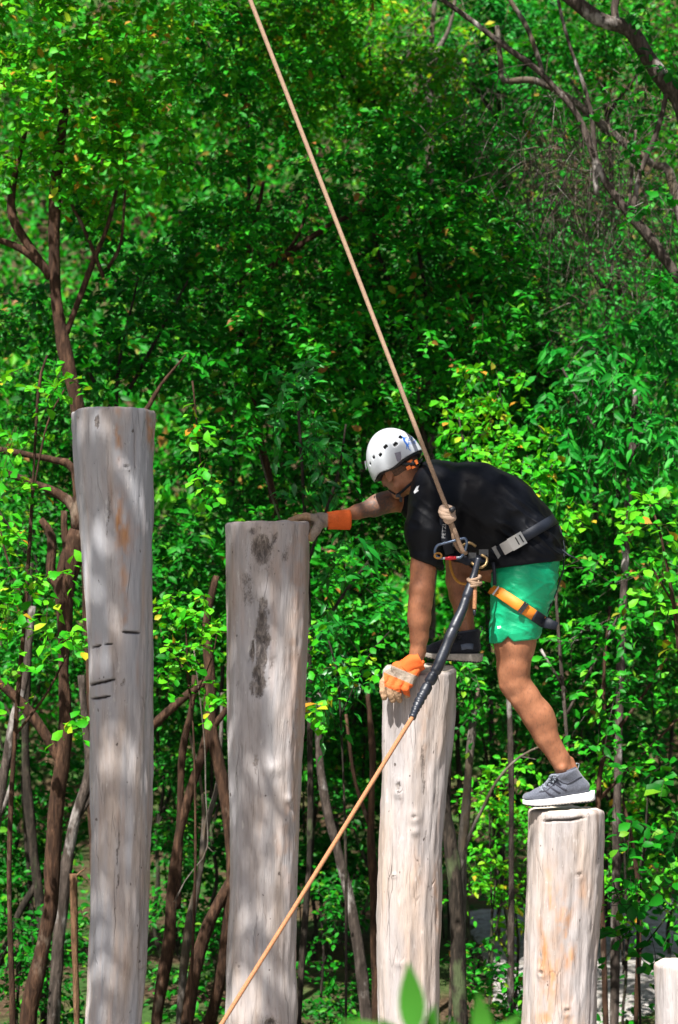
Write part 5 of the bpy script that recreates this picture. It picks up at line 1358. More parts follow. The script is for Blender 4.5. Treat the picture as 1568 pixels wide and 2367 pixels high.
# chin strap, nape cradle and orange adjuster
mb = MB()
def strap_on(pts, w=.014):
    ps = [H(*x) for x in pts]
    ps, _ = resample(ps, [1] * len(ps), .012)
    nr = [unit((p - H(-.005, 0, -.02)) @ HR * np.array([1, 1, .4])) @ HR.T for p in ps]
    mb.ribbon(ps, nr, w, .0025)
def face_strap(pts, w=.012):
    ps, nr = [], []
    for x, y in pts:
        p, n_ = on_mesh(body_me, x, y, .004)
        if p is not None: ps.append(p); nr.append(n_)
    ps, _ = resample(ps, [1] * len(ps), .01)
    nr = [unit((p - H(-.005, 0, -.02)) @ HR * np.array([1, 1, .4])) @ HR.T for p in ps]
    mb.ribbon(ps, nr, w, .003)
face_strap([(868, 1098), (874, 1107), (882, 1116), (890, 1124), (898, 1131), (907, 1137), (915, 1141)])
face_strap([(980, 1086), (971, 1098), (960, 1109), (949, 1118), (938, 1127), (927, 1136), (918, 1142)])
strap_on([(.060, -.070, .03), (.050, -.078, -.020), (.046, -.072, -.055), (.050, -.050, -.092), (.050, -.020, -.126)])
obj('chin_strap', mb.mesh('chin_strap'), WEB, helm)
mb = MB(); mb.box(P(921, 1146, MY - .05), (.011, .007, .006)); mb.box(P(927, 1154, MY - .045), (.006, .006, .011))
obj('strap_buckle', mb.mesh('strap_buckle', False), BLACK, helm)
mb = MB()
for (f_, l_, u_, a, b, c) in ((-.108, .030, -.012, .012, .010, .009), (-.104, .048, -.030, .010, .008, .008), (-.118, .010, -.022, .010, .010, .010), (-.112, .028, -.036, .007, .010, .006)):
    mb.box(H(f_, l_, u_), (a, b, c), HR @ np.array([[.9, -.4, 0], [.4, .9, 0], [0, 0, 1]]))
obj('adjuster', mb.mesh('adjuster', False), simple('orange_plastic', (.75, .17, .03), .45, .1, 60, 0), helm)
mb = MB(); mb.box(H(-.116, .026, -.022), (.007, .010, .010), HR); mb.tube([H(-.09, .062, .0), H(-.112, .04, -.02), H(-.120, 0, -.03), H(-.112, -.04, -.02)], [.008] * 4, 8)
obj('nape_cradle', mb.mesh('nape_cradle'), BLACK, helm)
def line_on(mb, me_, pts, wpx, off=.0016, thick=.0016, step=3.0):
    """a raised line laid on a surface along photo points"""
    ps, nr = [], []
    for (x1, y1), (x2, y2) in zip(pts[:-1], pts[1:]):
        n = max(1, int(math.hypot(x2 - x1, y2 - y1) / step))
        for k in range(n + (1 if (x2, y2) == tuple(pts[-1]) else 0)):
            p, n_ = on_mesh(me_, x1 + (x2 - x1) * k / n, y1 + (y2 - y1) * k / n, off)
            if p is not None: ps.append(p); nr.append(n_)
    if len(ps) > 1: mb.ribbon(ps, nr, px(wpx), thick)
    return mb

# --- gloves
def glove_mat():
    m, nt, out = new_mat('work_glove_leather'); N = NT(nt)
    a = N.noise(120, N.coord(), 5, .65)
    c = N.ramp(a, [(.3, (.24, .14, .075)), (.7, (.38, .25, .15))])
    c = N.mix(N.attr('grey'), c, N.ramp(a, [(.3, (.17, .135, .10)), (.7, (.26, .21, .165))]))
    c = N.mix(N.attr('orange'), c, N.ramp(a, [(.3, (.46, .078, .014)), (.7, (.60, .12, .024))]))
    N.link(N.bsdf(c, .8, N.bump(a, .004, .7), .25), out.inputs[0])
    return m
GLOVE = glove_mat()
CUFF = simple('orange_canvas_cuff', (.56, .098, .018), .8, .14, 300, .0012, .2)
def cuff(axis_pts, rads, parent, flat=1.0, fdir=None):
    """open flared cuff: a double-walled tube"""
    ps, rs = resample(axis_pts, rads, .008)
    t, a, b = frames(ps); n = 28
    ang = np.linspace(0, 2 * math.pi, n, endpoint=False)
    def wall(rr, wob):
        ring = a[:, None] * np.cos(ang)[None, :, None] + b[:, None] * np.sin(ang)[None, :, None]
        R = rr[:, None] * (1 + wob * vnoise(np.stack([np.cos(ang)[None] * 2 + ps[:, 0][:, None] * 25, np.sin(ang)[None] * 2 + 0 * ps[:, 0][:, None], ps[:, 2][:, None] * 25 + 0 * ang[None]], -1), 3))
        o = ring * R[..., None]
        if fdir is not None:
            fd = unit(np.asarray(fdir, float)); o = o + (o @ fd)[..., None] * fd * (flat - 1)
        return (ps[:, None] + o).reshape(-1, 3)
    m = len(ps)
    V = np.vstack([wall(rs, .10), wall(rs - .0035, .10)])
    i = np.arange(m - 1)[:, None] * n; j = np.arange(n)[None]; k = (j + 1) % n
    f = np.stack([i + j, i + k, i + n + k, i + n + j], -1).reshape(-1, 4)
    e = (m - 1) * n; jj = np.arange(n); kk = (jj + 1) % n
    rim = np.stack([e + jj, e + kk, m * n + e + kk, m * n + e + jj], -1)
    return obj('cuff', mesh_np('cuff', V, np.vstack([f, f[:, ::-1] + m * n, rim])), CUFF, parent)
# near glove, draped over the front edge of the middle post
S = SDF(P(865, 1640, 8.25), P(1010, 1490, 8.62), .003)
k0 = P(961, 1528, 8.445)
kn = [P(898, 1560, 8.475), P(912, 1566, 8.445), P(929, 1573, 8.42), P(945, 1580, 8.405)]          # index .. little knuckle
for kk, r in zip(kn, (.021, .022, .021, .019)):
    S.cap(k0 + (kk - P(922, 1570, 8.43)) * .45, kk, .021, r, .012)
S.ell(P(935, 1552, 8.44), (px(32), .034, px(21)), np.array([[.86, 0, .5], [0, 1, 0], [-.5, 0, .86]]), .015)
fing = [[kn[0], P(887, 1578, 8.462), P(886, 1598, 8.452), P(889, 1612, 8.452)],
        [kn[1], P(901, 1584, 8.425), P(903, 1603, 8.425), P(908, 1617, 8.43)],
        [kn[2], P(918, 1590, 8.405), P(920, 1606, 8.415), P(924, 1617, 8.43)],
        [kn[3], P(938, 1592, 8.40), P(940, 1600, 8.41), P(941, 1607, 8.43)]]
rr = [(.020, .0185, .016, .0135), (.020, .019, .0165, .0135), (.0195, .018, .016, .013), (.018, .0165, .0145, .012)]
for fp, r in zip(fing, rr):
    S.chain(list(zip(fp, r)), .004)
S.chain([(P(955, 1542, 8.49), .022), (P(965, 1548, 8.535), .018), (P(950, 1547, 8.575), .015), (P(932, 1546, 8.59), .013)], .012)   # thumb lies on the post top
v, f = S.surface(); v = relax(v, f, 1, .4)
nn = normals(v, f); v = v + nn * (.0022 * fbm(v * 70, 2, 4))[:, None]
me = mesh_np('glove', v, f)
dx = v[:, 0] / v[:, 1] * FOC + CX; dy = HY - (v[:, 2] - CAM_H) / v[:, 1] * FOC
s_ = -.39 * (dx - 922) + .92 * (dy - 1567)                # across the back of the hand, towards the finger tips
back = nn[:, 1] < .35
band = (s_ > -21) & (s_ < 1)
grey = np.where(band & back, 1, 0.0)
org = np.where(back & (s_ >= 1) & (s_ < 30) & (dx > 888), 1.0, 0.0)
org = np.maximum(org, np.where(s_ <= -21, 1.0, 0))
attr(me, 'grey', grey); attr(me, 'orange', org)
gl = obj('glove', me, GLOVE, man)
cuff([P(938, 1549, 8.44), P(952, 1535, 8.44), P(972, 1524, 8.44)], [.040, .043, .047], gl)
# far glove, fingers flat on top of the second post
S = SDF(P(655, 1265, 8.45), P(800, 1170, 8.85), .003)
S.chain([(P(775, 1200, 8.64), .030), (P(740, 1203, 8.635), .033), (P(722, 1203, 8.63), .026)], .012, ax=(0, 1, 0), fl=1.35)
tops = [(8.585, 674, .0125), (8.61, 667, .0135), (8.635, 668, .0135), (8.66, 676, .0125)]
for Yf, xt, r in tops:
    S.chain([(P(728, 1198, Yf), .018), (P(708, 1193, Yf), .0165), (P(690, 1197, Yf), .0145), (P(xt + 4, 1203, Yf), r)], .004)
S.chain([(P(738, 1212, 8.585), .023), (P(729, 1227, 8.565), .019), (P(722, 1238, 8.562), .0165), (P(719, 1245, 8.57), .014)], .012)
v, f = S.surface(); v = relax(v, f, 1, .4)
nn = normals(v, f); v = v + nn * (.002 * fbm(v * 70, 2, 4))[:, None]
me = mesh_np('glove', v, f)
dx = v[:, 0] / v[:, 1] * FOC + CX
attr(me, 'grey', np.clip((dx - 716) / 4, 0, 1) * 1.0); attr(me, 'orange', np.clip((dx - 757) / 3, 0, 1))
gl = obj('glove', me, GLOVE, man)
cuff([P(757, 1203, 8.64), P(775, 1202, 8.645), P(808, 1201, 8.66)], [.040, .041, .046], gl)

# --- shoes
def shoe(heel, toe, Ysole, lift, upper, sole, ankle, nm, soleh, lace, lacecol, wide=.048):
    """heel, toe: photo x; sole bottom follows photo y at heel and toe"""
    (hx, hy), (tx, ty) = heel, toe
    A = P(hx, hy, Ysole[0]); B = P(tx, ty, Ysole[1])
    L = np.linalg.norm(B - A); X = (B - A) / L
    Z = unit(np.array([0, 0, 1.0]) - X * X[2]); W = np.cross(Z, X)           # W = away from / towards the camera
    loc = lambda p: A + X * p[0] * L + W * p[1] + Z * p[2]
    root = empty('shoe', A); root.parent = man; root.location = Vector(A) - man.location
    # sole: plan outline lofted in height
    t = np.linspace(0, 1, 46)
    half = wide * (np.sqrt(np.clip(1 - (np.clip((.10 - t) / .10, 0, 1)) ** 2, 0, 1)) * np.sqrt(np.clip(1 - np.clip((t - .80) / .20, 0, 1) ** 2, 0, 1)) * (.80 + .24 * np.exp(-((t - .68) / .22) ** 2) - .06 * np.exp(-((t - .40) / .14) ** 2)))
    mid = .008 * np.sin(t * math.pi)
    ht = soleh[0] + (soleh[1] - soleh[0]) * np.clip((t - .15) / .65, 0, 1)
    toeup = .012 * np.clip((t - .78) / .22, 0, 1) ** 2 + .008 * np.clip((.1 - t) / .1, 0, 1)
    rows = []
    prof = [(0.86, 0.0), (.98, .12), (1.0, .35), (1.0, .7), (.96, .95), (.86, 1.0)]
    for s in (1, -1):
        seq = range(len(t)) if s == 1 else range(len(t) - 2, 0, -1)
        for i in seq:
            rows.append([loc((t[i] - (0 if 0 < i < 45 else 0), mid[i] + s * half[i] * a, toeup[i] * (1 - b) + (ht[i] + toeup[i] * .5) * b)) for a, b in prof])
    V = np.array(rows); n = len(rows); m = len(prof)
    F = [[i * m + j, i * m + j + 1, ((i + 1) % n) * m + j + 1, ((i + 1) % n) * m + j] for i in range(n) for j in range(m - 1)]
    me = bpy.data.meshes.new('sole')
    me.from_pydata([tuple(x) for x in V.reshape(-1, 3)], [], F + [[i * m for i in range(n)], [i * m + m - 1 for i in range(n)][::-1]])
    for p in me.polygons: p.use_smooth = len(p.vertices) == 4
    so = obj('sole', me, sole, root)
    mb = MB()                                            # tread lugs
    for tt in np.linspace(.06, .95, 22):
        i = int(tt * 45)
        mb.box(loc((t[i], mid[i], toeup[i] - .001)), (L * .012, half[i] * .95, .003), np.stack([X, W, Z], 1))
    obj('tread', mb.mesh('tread', False), BLACK, so)
    # upper
    lo = np.minimum(np.minimum(A, B), ankle) - .08; hi = np.maximum(np.maximum(A, B), ankle) + .08
    S = SDF(lo, hi, .0032)
    hz = soleh[0]; tz = soleh[1]
    S.chain([(loc((.90, .004, tz + .016)), .020), (loc((.78, .006, tz + .018)), .032), (loc((.62, .006, tz + .026)), .037), (loc((.45, .004, hz + .026)), .036), (loc((.25, .002, hz + .028)), .033), (loc((.165, .0, hz + .026)), .029)], .012)
    S.cap(loc((.93, .012, tz + .012)), loc((.93, -.008, tz + .012)), .020, .020, .01)
    top = np.asarray(ankle)
    S.cap(loc((.25, 0, hz + .03)), top, .036, px(29), .02)
    S.cap(loc((.66, .004, tz + .036)), top + X * .018 + Z * .004, .028, .028, .02)
    S.cap(loc((.155, 0, hz + .025)), top - X * .022 + Z * .006, .027, .026, .012)
    S.cut(loc((0, 0, soleh[0] * .55)), -Z + X * (soleh[0] - soleh[1]) / L * .5, k=.002)
    S.cut(top + Z * .008, Z + X * .22, k=.003)
    v, f = S.surface(); v = relax(v, f, 1, .4)
    um = mesh_np('upper', v, f)
    up = obj('upper', um, upper, root)
    mb = MB()                                            # collar rib
    n_ = unit(Z + X * .22); c = top + Z * .006
    e1 = unit(X - n_ * (X @ n_)); e2 = np.cross(n_, e1)
    ring = [c + e1 * .045 * math.cos(a) + e2 * .041 * math.sin(a) - e1 * .002 for a in np.linspace(0, 2 * math.pi, 28, endpoint=False)]
    mb.ribbon(ring, [p - c for p in ring], .016, .006, closed=True)
    obj('collar', mb.mesh('collar'), simple(nm + '_collar', (.055, .058, .075), .8, .1, 300, .001), up)
    mb = MB()                                            # laces
    for q in lace:
        line_on(mb, um, [(q[0], q[1]), (q[0] + 9, q[1] + 9)], 3.6, .002, .004, 1.5)
        line_on(mb, um, [(q[0] + 7, q[1] - 2), (q[0] + 3, q[1] + 9)], 2.6, .0035, .003, 1.5)
    c = on_mesh(um, lace[-1][0] + 4, lace[-1][1] + 2, .004)[0]
    for s in (1, -1):
        mb.tube([c, c - np.array([.012 * s, .02, -.012]), c + np.array([.020 * s, -.03, .006]), c + np.array([.010 * s, -.01, -.004]), c], [.003] * 5, 6, step=.006)
        mb.tube([c, c + np.array([-.012 + .01 * s, -.012, -.008]), c + np.array([-.018 + .016 * s, -.018, -.026])], [.003] * 3, 6, step=.006)
    obj('laces', mb.mesh('laces'), simple(nm + '_laces', lacecol, .75, .2, 200, .001), up)
    mb = MB()                                            # heel loop
    c = top - X * .050 + Z * .012
    mb.ribbon([c - Z * .02, c - X * .010 + Z * .008, c - X * .012 + Z * .020, c - X * .002 + Z * .024, c + X * .004 + Z * .010], [-X, -X, -X + Z, Z, X], .012, .003)
    obj('heel_loop', mb.mesh('heel_loop'), simple(nm + '_loop', (.16, .19, .20), .7, .2, 200, .001), up)
    return root, um, up
def knit(name, lo, hi):
    m, nt, out = new_mat(name); N = NT(nt)
    a = N.noise(330, N.coord((1, 1, .5)), 3, .6); b = N.noise(20, N.coord(), 3)
    c = N.mix(N.ramp(a, [(.35, (0, 0, 0)), (.65, (1, 1, 1))]), lo, hi)
    N.link(N.bsdf(c, .85, N.bump(N.math('ADD', a, b), .0025, .7), .2, sheen=.2), out.inputs[0])
    return m
GKNIT = knit('grey_knit', (.062, .068, .088), (.125, .134, .165))
BKNIT = knit('navy_black_knit', (.008, .009, .014), (.020, .022, .032))
SOLEW = simple('white_foam_sole', (.74, .74, .73), .7, .06, 260, .001, .3)
SOLEG = simple('worn_grey_sole', (.38, .34, .29), .8, .2, 80, .001, .3)
DARKST = simple('charcoal_stripe', (.035, .036, .05), .7, .2, 200, .0005)
_, um, up = shoe((1376, 1849), (1209, 1864), (8.60, 8.53), 0, GKNIT, SOLEW, P(1308, 1784, 8.57), 'grey_shoe', (.040, .026), [(1247, 1819), (1254, 1812), (1262, 1805), (1269, 1799), (1276, 1794)], (.16, .18, .21))
for pts in ([(1256, 1823), (1268, 1833), (1281, 1841)], [(1267, 1814), (1280, 1824), (1295, 1833)], [(1280, 1808), (1294, 1818), (1309, 1826)]):
    obj('stripe', line_on(MB(), um, pts, 4.2).mesh('stripe'), DARKST, up)
mb = MB()
line_on(mb, um, [(1291, 1801), (1300, 1808), (1312, 1811), (1324, 1805), (1338, 1797), (1348, 1794)], 2.2)
line_on(mb, um, [(1246, 1830), (1262, 1828), (1276, 1816), (1290, 1801)], 1.8)
obj('seam', mb.mesh('seam'), DARKST, up)
_, um, up = shoe((1116, 1531), (976, 1521), (8.70, 8.69), 0, BKNIT, SOLEG, P(1083, 1463, 8.72), 'black_shoe', (.038, .024), [(1026, 1487), (1034, 1481), (1042, 1476), (1050, 1472)], (.012, .013, .018))
obj('heel_patch', line_on(MB(), um, [(1066, 1496), (1080, 1493), (1094, 1494)], 14).mesh('heel_patch'), simple('blue_grey_patch', (.08, .10, .145), .45, .1, 90, 0), up)

# --- harness
def loop(c, e1, e2, a, b, w, t, n=56, power=2.0):
    e1, e2 = unit(np.asarray(e1, float)), unit(np.asarray(e2, float))
    th = np.linspace(0, 2 * math.pi, n, endpoint=False)
    cs, sn = np.cos(th), np.sin(th)
    cs = np.sign(cs) * np.abs(cs) ** (2 / power); sn = np.sign(sn) * np.abs(sn) ** (2 / power)
    pts = np.asarray(c) + e1 * (a * cs)[:, None] + e2 * (b * sn)[:, None]
    nr = e1 * (cs / a)[:, None] + e2 * (sn / b)[:, None]
    mb = MB(); mb.ribbon(pts, nr, w, t, closed=True)
    return mb
bd = unit(P(1285, 1197, MY) - P(1125, 1290, MY)); bx = np.array([0, 1.0, 0])
bc = P(1201, 1246, MY)
belt = obj('waist_belt', loop(bc, bd, bx, px(94), .240, .047, .005, power=2.3).mesh('waist_belt'), WEB, man)
bn = np.cross(bx, bd)
Yb = MY - .215
def on_belt(s, out=.004):
    """s: distance along the belt in photo units from its centre, camera side"""
    k = np.clip(s / 94, -1, 1); y = .240 * (1 - abs(k) ** 2.3) ** (1 / 2.3)
    return bc + bd * px(s) + np.array([0, -y - out, 0])
mb = MB()
for s, hw, out in ((-46, 13, .006), (-26, 12, .008), (-12, 10, .006)):
    p = on_belt(s, out); p2 = on_belt(s + 3, out); tdir = unit(p2 - p); nd = unit(np.cross(bn, tdir))
    mb.box(p, (px(hw), .0035, .029 if s > -40 else .026), np.stack([tdir, nd, bn], 1))
bk = obj('buckle', mb.mesh('buckle', False), STEEL, belt)
mb = MB()
for s in (-20, -9):
    p = on_belt(s, .0125); mb.box(p, (.0025, .002, .018), np.stack([bd, bx, bn], 1))
obj('slot', mb.mesh('slot', False), BLACK, bk)
mb = MB(); p = on_belt(-70, .008); mb.box(p, (.010, .004, .030), np.stack([bd, bx, bn], 1)); mb.box(on_belt(-82, .006), (.018, .004, .022), np.stack([bd, bx, bn], 1))
obj('buckle', mb.mesh('buckle', False), simple('dark_steel', (.20, .19, .18), .4, .1, 100, 0, .5, .8), belt)
# leg loop
ld_ = unit(P(1243, 1434, 8.52) - P(1139, 1358, 8.52))
lc = P(1193, 1398, 8.52)
def lay(me_, p0, p1, n, off):
    ps, nr = [], []
    for t in np.linspace(0, 1, n):
        p, n_ = on_mesh(me_, p0[0] + (p1[0] - p0[0]) * t, p0[1] + (p1[1] - p0[1]) * t, off)
        if p is not None: ps.append(p); nr.append(n_)
    ps = np.array(ps)
    for _ in range(3): ps[1:-1] = (ps[:-2] + 2 * ps[1:-1] + ps[2:]) / 4
    return ps
front = lay(shorts_me, (1142, 1359), (1256, 1437), 26, .006)
cen_ = (front[0] + front[-1]) / 2 + np.array([0, .06, 0])
ea = (front[-1] - front[0]) / 2
rear = [cen_ + ea * math.cos(t) * 1.04 + np.array([0, .10 * math.sin(t), 0]) for t in np.linspace(.25, math.pi - .25, 14)]
lpts = np.vstack([front, rear])
mb = MB(); mb.ribbon(lpts, lpts - (front.mean(0) + np.array([0, .1, 0])), .049, .004, closed=True)
lp = obj('leg_loop', mb.mesh('leg_loop'), ORANGE, man)
ln_ = np.cross(bx, ld_)
def on_leg(s, out=.003):
    t = (s + 67) / 134 * (len(front) - 1); k = int(np.clip(t, 0, len(front) - 2))
    p = front[k] + (front[k + 1] - front[k]) * (t - k)
    return p + np.array([0, -out, 0])
mb = MB(); pts = [on_leg(s, .005) for s in np.linspace(40, 64, 7)]
pts += [P(1266, 1440, 8.44), P(1288, 1447, 8.43)]
mb.ribbon(pts, [np.array([.1, -1, 0])] * len(pts), [.052] * 7 + [.048, .034], .004)
obj('strap_tail', mb.mesh('strap_tail'), WEB, lp)
mb = MB()
for s in (8, 14):
    p = on_leg(s, .006); mb.box(p, (.0045, .003, .028), np.stack([ld_, bx, ln_], 1))
mb.box(on_leg(11, .006), (.010, .003, .010), np.stack([ld_, bx, ln_], 1))
obj('buckle', mb.mesh('buckle', False), BLACK, lp)
mb = MB(); mb.box(on_leg(-58, .005), (.004, .003, .026), np.stack([ld_, bx, ln_], 1))
obj('buckle', mb.mesh('buckle', False), STEEL, lp)
mb = MB()
mb.ribbon([P(1140, 1300, 8.42), P(1143, 1325, 8.405), P(1144, 1352, 8.41)], [np.array([-.3, -1, 0])] * 3, .016, .004)
obj('strap', mb.mesh('strap'), WEB, man)
mb = MB()
mb.ribbon([P(1294, 1215, 8.55), P(1306, 1265, 8.53), P(1302, 1320, 8.52), P(1285, 1370, 8.50), P(1262, 1425, 8.49)], [np.array([1, -.3, 0])] * 5, .016, .004)
obj('strap', mb.mesh('strap'), WEB, man)
mb = MB()
mb.tube([P(1296, 1268, 8.5), P(1315, 1283, 8.48), P(1335, 1292, 8.47)], [.005, .004, .0025], 6)
obj('strap', mb.mesh('strap'), WEB, man)
# far leg loop, hanging open round the raised thigh, orange edged
mb = MB()
U = [(1040, 1280), (1041, 1306), (1049, 1332), (1064, 1347), (1082, 1348), (1098, 1338), (1106, 1318), (1108, 1292)]
ps, _ = resample([P(x, y, 8.62) for x, y in U], [1] * 8, .01)
cc = P(1074, 1306, 8.62)
mb.ribbon(ps, ps - cc, .040, .005)
fl_ = obj('leg_loop', mb.mesh('leg_loop'), WEB, man)
mb = MB(); q0 = ps + unit(ps - cc) * .001; q0[:, 1] -= .021
mb.ribbon(q0, [np.array([0, -1.0, 0])] * len(q0), .012, .004)
obj('edging', mb.mesh('edging'), simple('amber_edging', (.50, .22, .03), .6, .15, 200, .0005), fl_)
# chest strap with its label, belly webbing and small hardware
mb = MB()
mb.ribbon([P(1022, 1165, 8.37), P(1027, 1205, 8.352), P(1031, 1245, 8.35), P(1040, 1280, 8.36)], [np.array([0, -1.0, .1])] * 4, .042, .005)
mb.ribbon([P(1042, 1278, 8.39), P(1080, 1296, 8.36), P(1128, 1288, 8.36)], [np.array([0, -1.0, .3])] * 3, .040, .005)
cs_ = obj('front_webbing', mb.mesh('front_webbing'), WEB, man)
fc = bpy.data.curves.new('label_text', 'FONT'); fc.body = 'PETZL'; fc.size = .040; fc.align_x = 'CENTER'; fc.align_y = 'CENTER'; fc.extrude = .0004
to = bpy.data.objects.new('tmp', fc); C.objects.link(to)
bpy.context.view_layer.update()
tm = bpy.data.meshes.new_from_object(to.evaluated_get(bpy.context.evaluated_depsgraph_get()))
bpy.data.objects.remove(to)
tm.transform(Matrix.Translation(Vector(P(1027, 1226, 8.345))) @ Matrix(((0.06, -1.0, 0, 0), (0, 0, -1, 0), (1.0, .06, 0, 0), (0, 0, 0, 1))) @ Matrix.Diagonal((.62, .55, 1, 1)))
tm.materials.clear()
tm.name = 'label_text'
obj('label_text', tm, LABELG, cs_)
mb = MB()
mb.tube([P(1090, 1300, 8.34), P(1106, 1312, 8.33), P(1122, 1306, 8.34), P(1126, 1290, 8.35), P(1112, 1282, 8.35)], [.006] * 5, 8, step=.012)
mb.tube([P(1066, 1262, 8.36), P(1085, 1254, 8.35), P(1100, 1262, 8.36)], [.006] * 3, 8, step=.01)
obj('gear_ring', mb.mesh('gear_ring'), simple('dull_brass_ring', (.30, .20, .09), .45, .2, 100, 0, .5, .6), man)
mb = MB(); mb.box(P(1054, 1259, 8.36), (.017, .006, .009), np.array([[.95, 0, -.3], [0, 1, 0], [.3, 0, .95]]).T); mb.box(P(1118, 1276, 8.37), (.02, .01, .012)); mb.box(P(1092, 1284, 8.37), (.016, .01, .013))
obj('clip', mb.mesh('clip', False), simple('dark_grey_plastic', (.07, .07, .07), .5, .2, 100, 0), man)

# ------------------------------------------------------------------ ropes and metalware
kY = 8.315
r1 = empty('belay_rope', P(1033, 1178, kY), 'taut beige rope running from the top edge to a knot at the chest', 'rope')
mb = MB(); mb.tube([P(1036, 1182, kY), P(806, 585, 8.40), P(571, -20, 8.48), P(280, -760, 8.56)], [.0096] * 4, 12, step=.01, lobes=(3, .10, .10))
obj('rope_line', mb.mesh('rope_line'), ROPE, r1)
mb = MB()                                               # fat knot: wound turns
for dx, dy, R, tl in ((0, 1, 13, .35), (2, 8, 13.5, .1), (1, -6, 11.5, .5)):
    c = P(1033 + dx, 1184 + dy, kY - .002)
    e1 = unit(np.array([1, 0, -.35])); e2 = unit(np.array([tl, 1, .5]))
    mb.tube([c + e1 * px(R) * math.cos(t) + e2 * .021 * math.sin(t) for t in np.linspace(0, 2 * math.pi, 22)], [.0140] * 22, 10, do_resample=False)
c = P(1036, 1203, kY)
mb.tube([P(1028, 1199, kY - .01), P(1036, 1206, kY - .012), P(1046, 1198, kY), P(1036, 1192, kY + .02)], [.0105] * 4, 10, step=.006)
obj('knot', mb.mesh('knot'), ROPEW, r1)
mb = MB(); mb.tube([P(1041, 1181, kY - .028), P(1045, 1178, kY - .03), P(1050, 1174, kY - .024)], [.012, .0125, .010], 10, step=.005)
obj('rope_tail_cap', mb.mesh('rope_tail_cap'), BLACK, r1)
mb = MB()
mb.tube([P(1040, 1198, kY), P(1052, 1228, kY), P(1060, 1250, kY - .012), P(1071, 1275, kY - .008), P(1077, 1277, kY + .01)], [.0095] * 5, 10, step=.008)
mb.tube([P(1038, 1200, kY + .012), P(1046, 1225, kY + .012), P(1051, 1250, kY + .01), P(1062, 1270, kY + .02), P(1076, 1279, kY + .016)], [.0095] * 5, 10, step=.008)
obj('eye_loop', mb.mesh('eye_loop'), ROPE, r1)
# karabiner
kc = empty('karabiner', P(1040, 1290, kY), 'blue-grey locking karabiner with red sleeve hanging in the rope eye at the belly', 'karabiner')
K = [(1078, 1247), (1074, 1244), (1058, 1247), (1040, 1252), (1025, 1256), (1012, 1260), (1006, 1270), (1006, 1281), (1013, 1288), (1024, 1290)]
mb = MB(); mb.tube([P(x, y, kY - .004) for x, y in K], [.0062] * len(K), 10, step=.006)
mb.tube([P(1056, 1290, kY - .004), P(1066, 1287, kY - .004), P(1075, 1272, kY - .004), P(1079, 1256, kY - .004), P(1077, 1246, kY - .004)], [.0062] * 5, 10, step=.006)
obj('frame', mb.mesh('frame'), BLUEALU, kc)
mb = MB(); mb.tube([P(1022, 1290, kY - .004), P(1064, 1288, kY - .004)], [.0056] * 2, 10, step=.004)
obj('gate', mb.mesh('gate'), STEEL, kc)
mb = MB(); mb.tube([P(1029, 1290, kY - .004), P(1036, 1290, kY - .004), P(1038, 1289.6, kY - .004), P(1046, 1289.4, kY - .004), P(1048, 1289.2, kY - .004), P(1055, 1289, kY - .004)], [.0078, .0078, .0092, .0092, .0078, .0078], 12, step=.004)
obj('sleeve', mb.mesh('sleeve'), REDALU, kc)
mb = MB()
for t0 in (0, 1.1):
    c = P(1013, 1284, kY - .004); mb.tube([c + np.array([px(8) * math.cos(t), .012 * math.sin(t + t0), px(6) * math.sin(t)]) for t in np.linspace(0, 2 * math.pi, 15)], [.0045] * 15, 8, do_resample=False)
obj('keeper_cord', mb.mesh('keeper_cord'), simple('amber_cord', (.42, .20, .04), .7, .2, 200, .0005), kc)
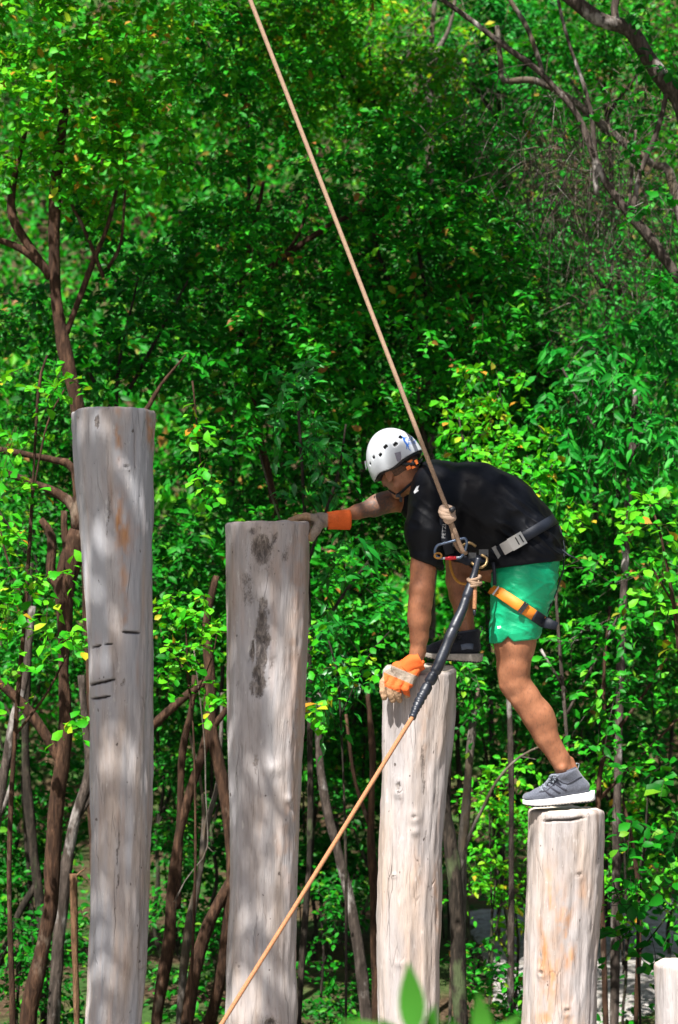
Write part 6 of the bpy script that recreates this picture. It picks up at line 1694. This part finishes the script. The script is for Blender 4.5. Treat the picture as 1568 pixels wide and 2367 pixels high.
# lanyard
la = empty('lanyard', P(955, 1660, 8.30), 'black sleeved lanyard from the belly to an orange-tan rope running down to the bottom edge', 'lanyard')
sp_ = [(1106, 1290), (1097, 1325), (1085, 1362), (1067, 1412), (1043, 1465), (1015, 1534), (981, 1598), (964, 1632), (953, 1659)]
sr = [6.5, 7.5, 10.5, 11, 12, 13, 13, 11, 8]
sw, sr_ = resample([P(x, y, 8.30 - .22 * (i / 8) ** 1.5) for i, (x, y) in enumerate(sp_)], [px(r) for r in sr], .006)
L_ = np.concatenate([[0], np.cumsum(np.linalg.norm(np.diff(sw, axis=0), axis=1))])
tot = L_[-1]
rr_ = sr_ * (1 + .05 * vnoise(np.stack([L_ * 30, L_ * 0, L_ * 0], 1), 2))
for s0, dep in ((.24, .18), (.43, .16), (.70, .30), (.765, .35), (.83, .25), (.86, .3), (.895, .3), (.92, .3), (.95, .35), (.97, .25)):
    rr_ = rr_ * (1 - dep * np.exp(-((L_ / tot - s0) / .006) ** 2))
mb = MB(); mb.tube(sw, rr_, 14, do_resample=False, rough=.05, freq=40, seed=4)
obj('sleeve', mb.mesh('sleeve'), SLEEVE, la)
lo_ = [P(955, 1655, 8.085), P(735, 2010, 7.55), P(513, 2366, 7.0), P(300, 2710, 6.5)]
mb = MB(); mb.tube(lo_, [.0092, .0086, .0080, .0074], 12, step=.008, lobes=(3, .16, .055))
obj('rope_line', mb.mesh('rope_line'), ROPEO, la)
mb = MB()
for i, (dy, w) in enumerate(((-7, 13), (0, 15), (7, 13), (3, 12))):
    c = P(1097, 1343 + dy, 8.28)
    e1 = unit(np.array([1, 0, .25 * (-1) ** i])); e2 = unit(np.array([.1, 1, .3]))
    mb.tube([c + e1 * px(w) * math.cos(t) + e2 * .024 * math.sin(t) for t in np.linspace(0, 2 * math.pi, 20)], [.0075] * 20, 8, do_resample=False)
obj('knot', mb.mesh('knot'), ROPE, la)
mb = MB(); mb.tube([P(1098, 1350, 8.27), P(1098, 1378, 8.265), P(1097, 1408, 8.265)], [.0088] * 3, 10, step=.006, lobes=(3, .16, .04))
obj('rope_end', mb.mesh('rope_end'), ROPEO, la)
mb = MB(); mb.tube([P(1097, 1406, 8.265), P(1097, 1422, 8.265)], [.0075, .006], 10)
obj('end_cap', mb.mesh('end_cap'), SLEEVE, la)
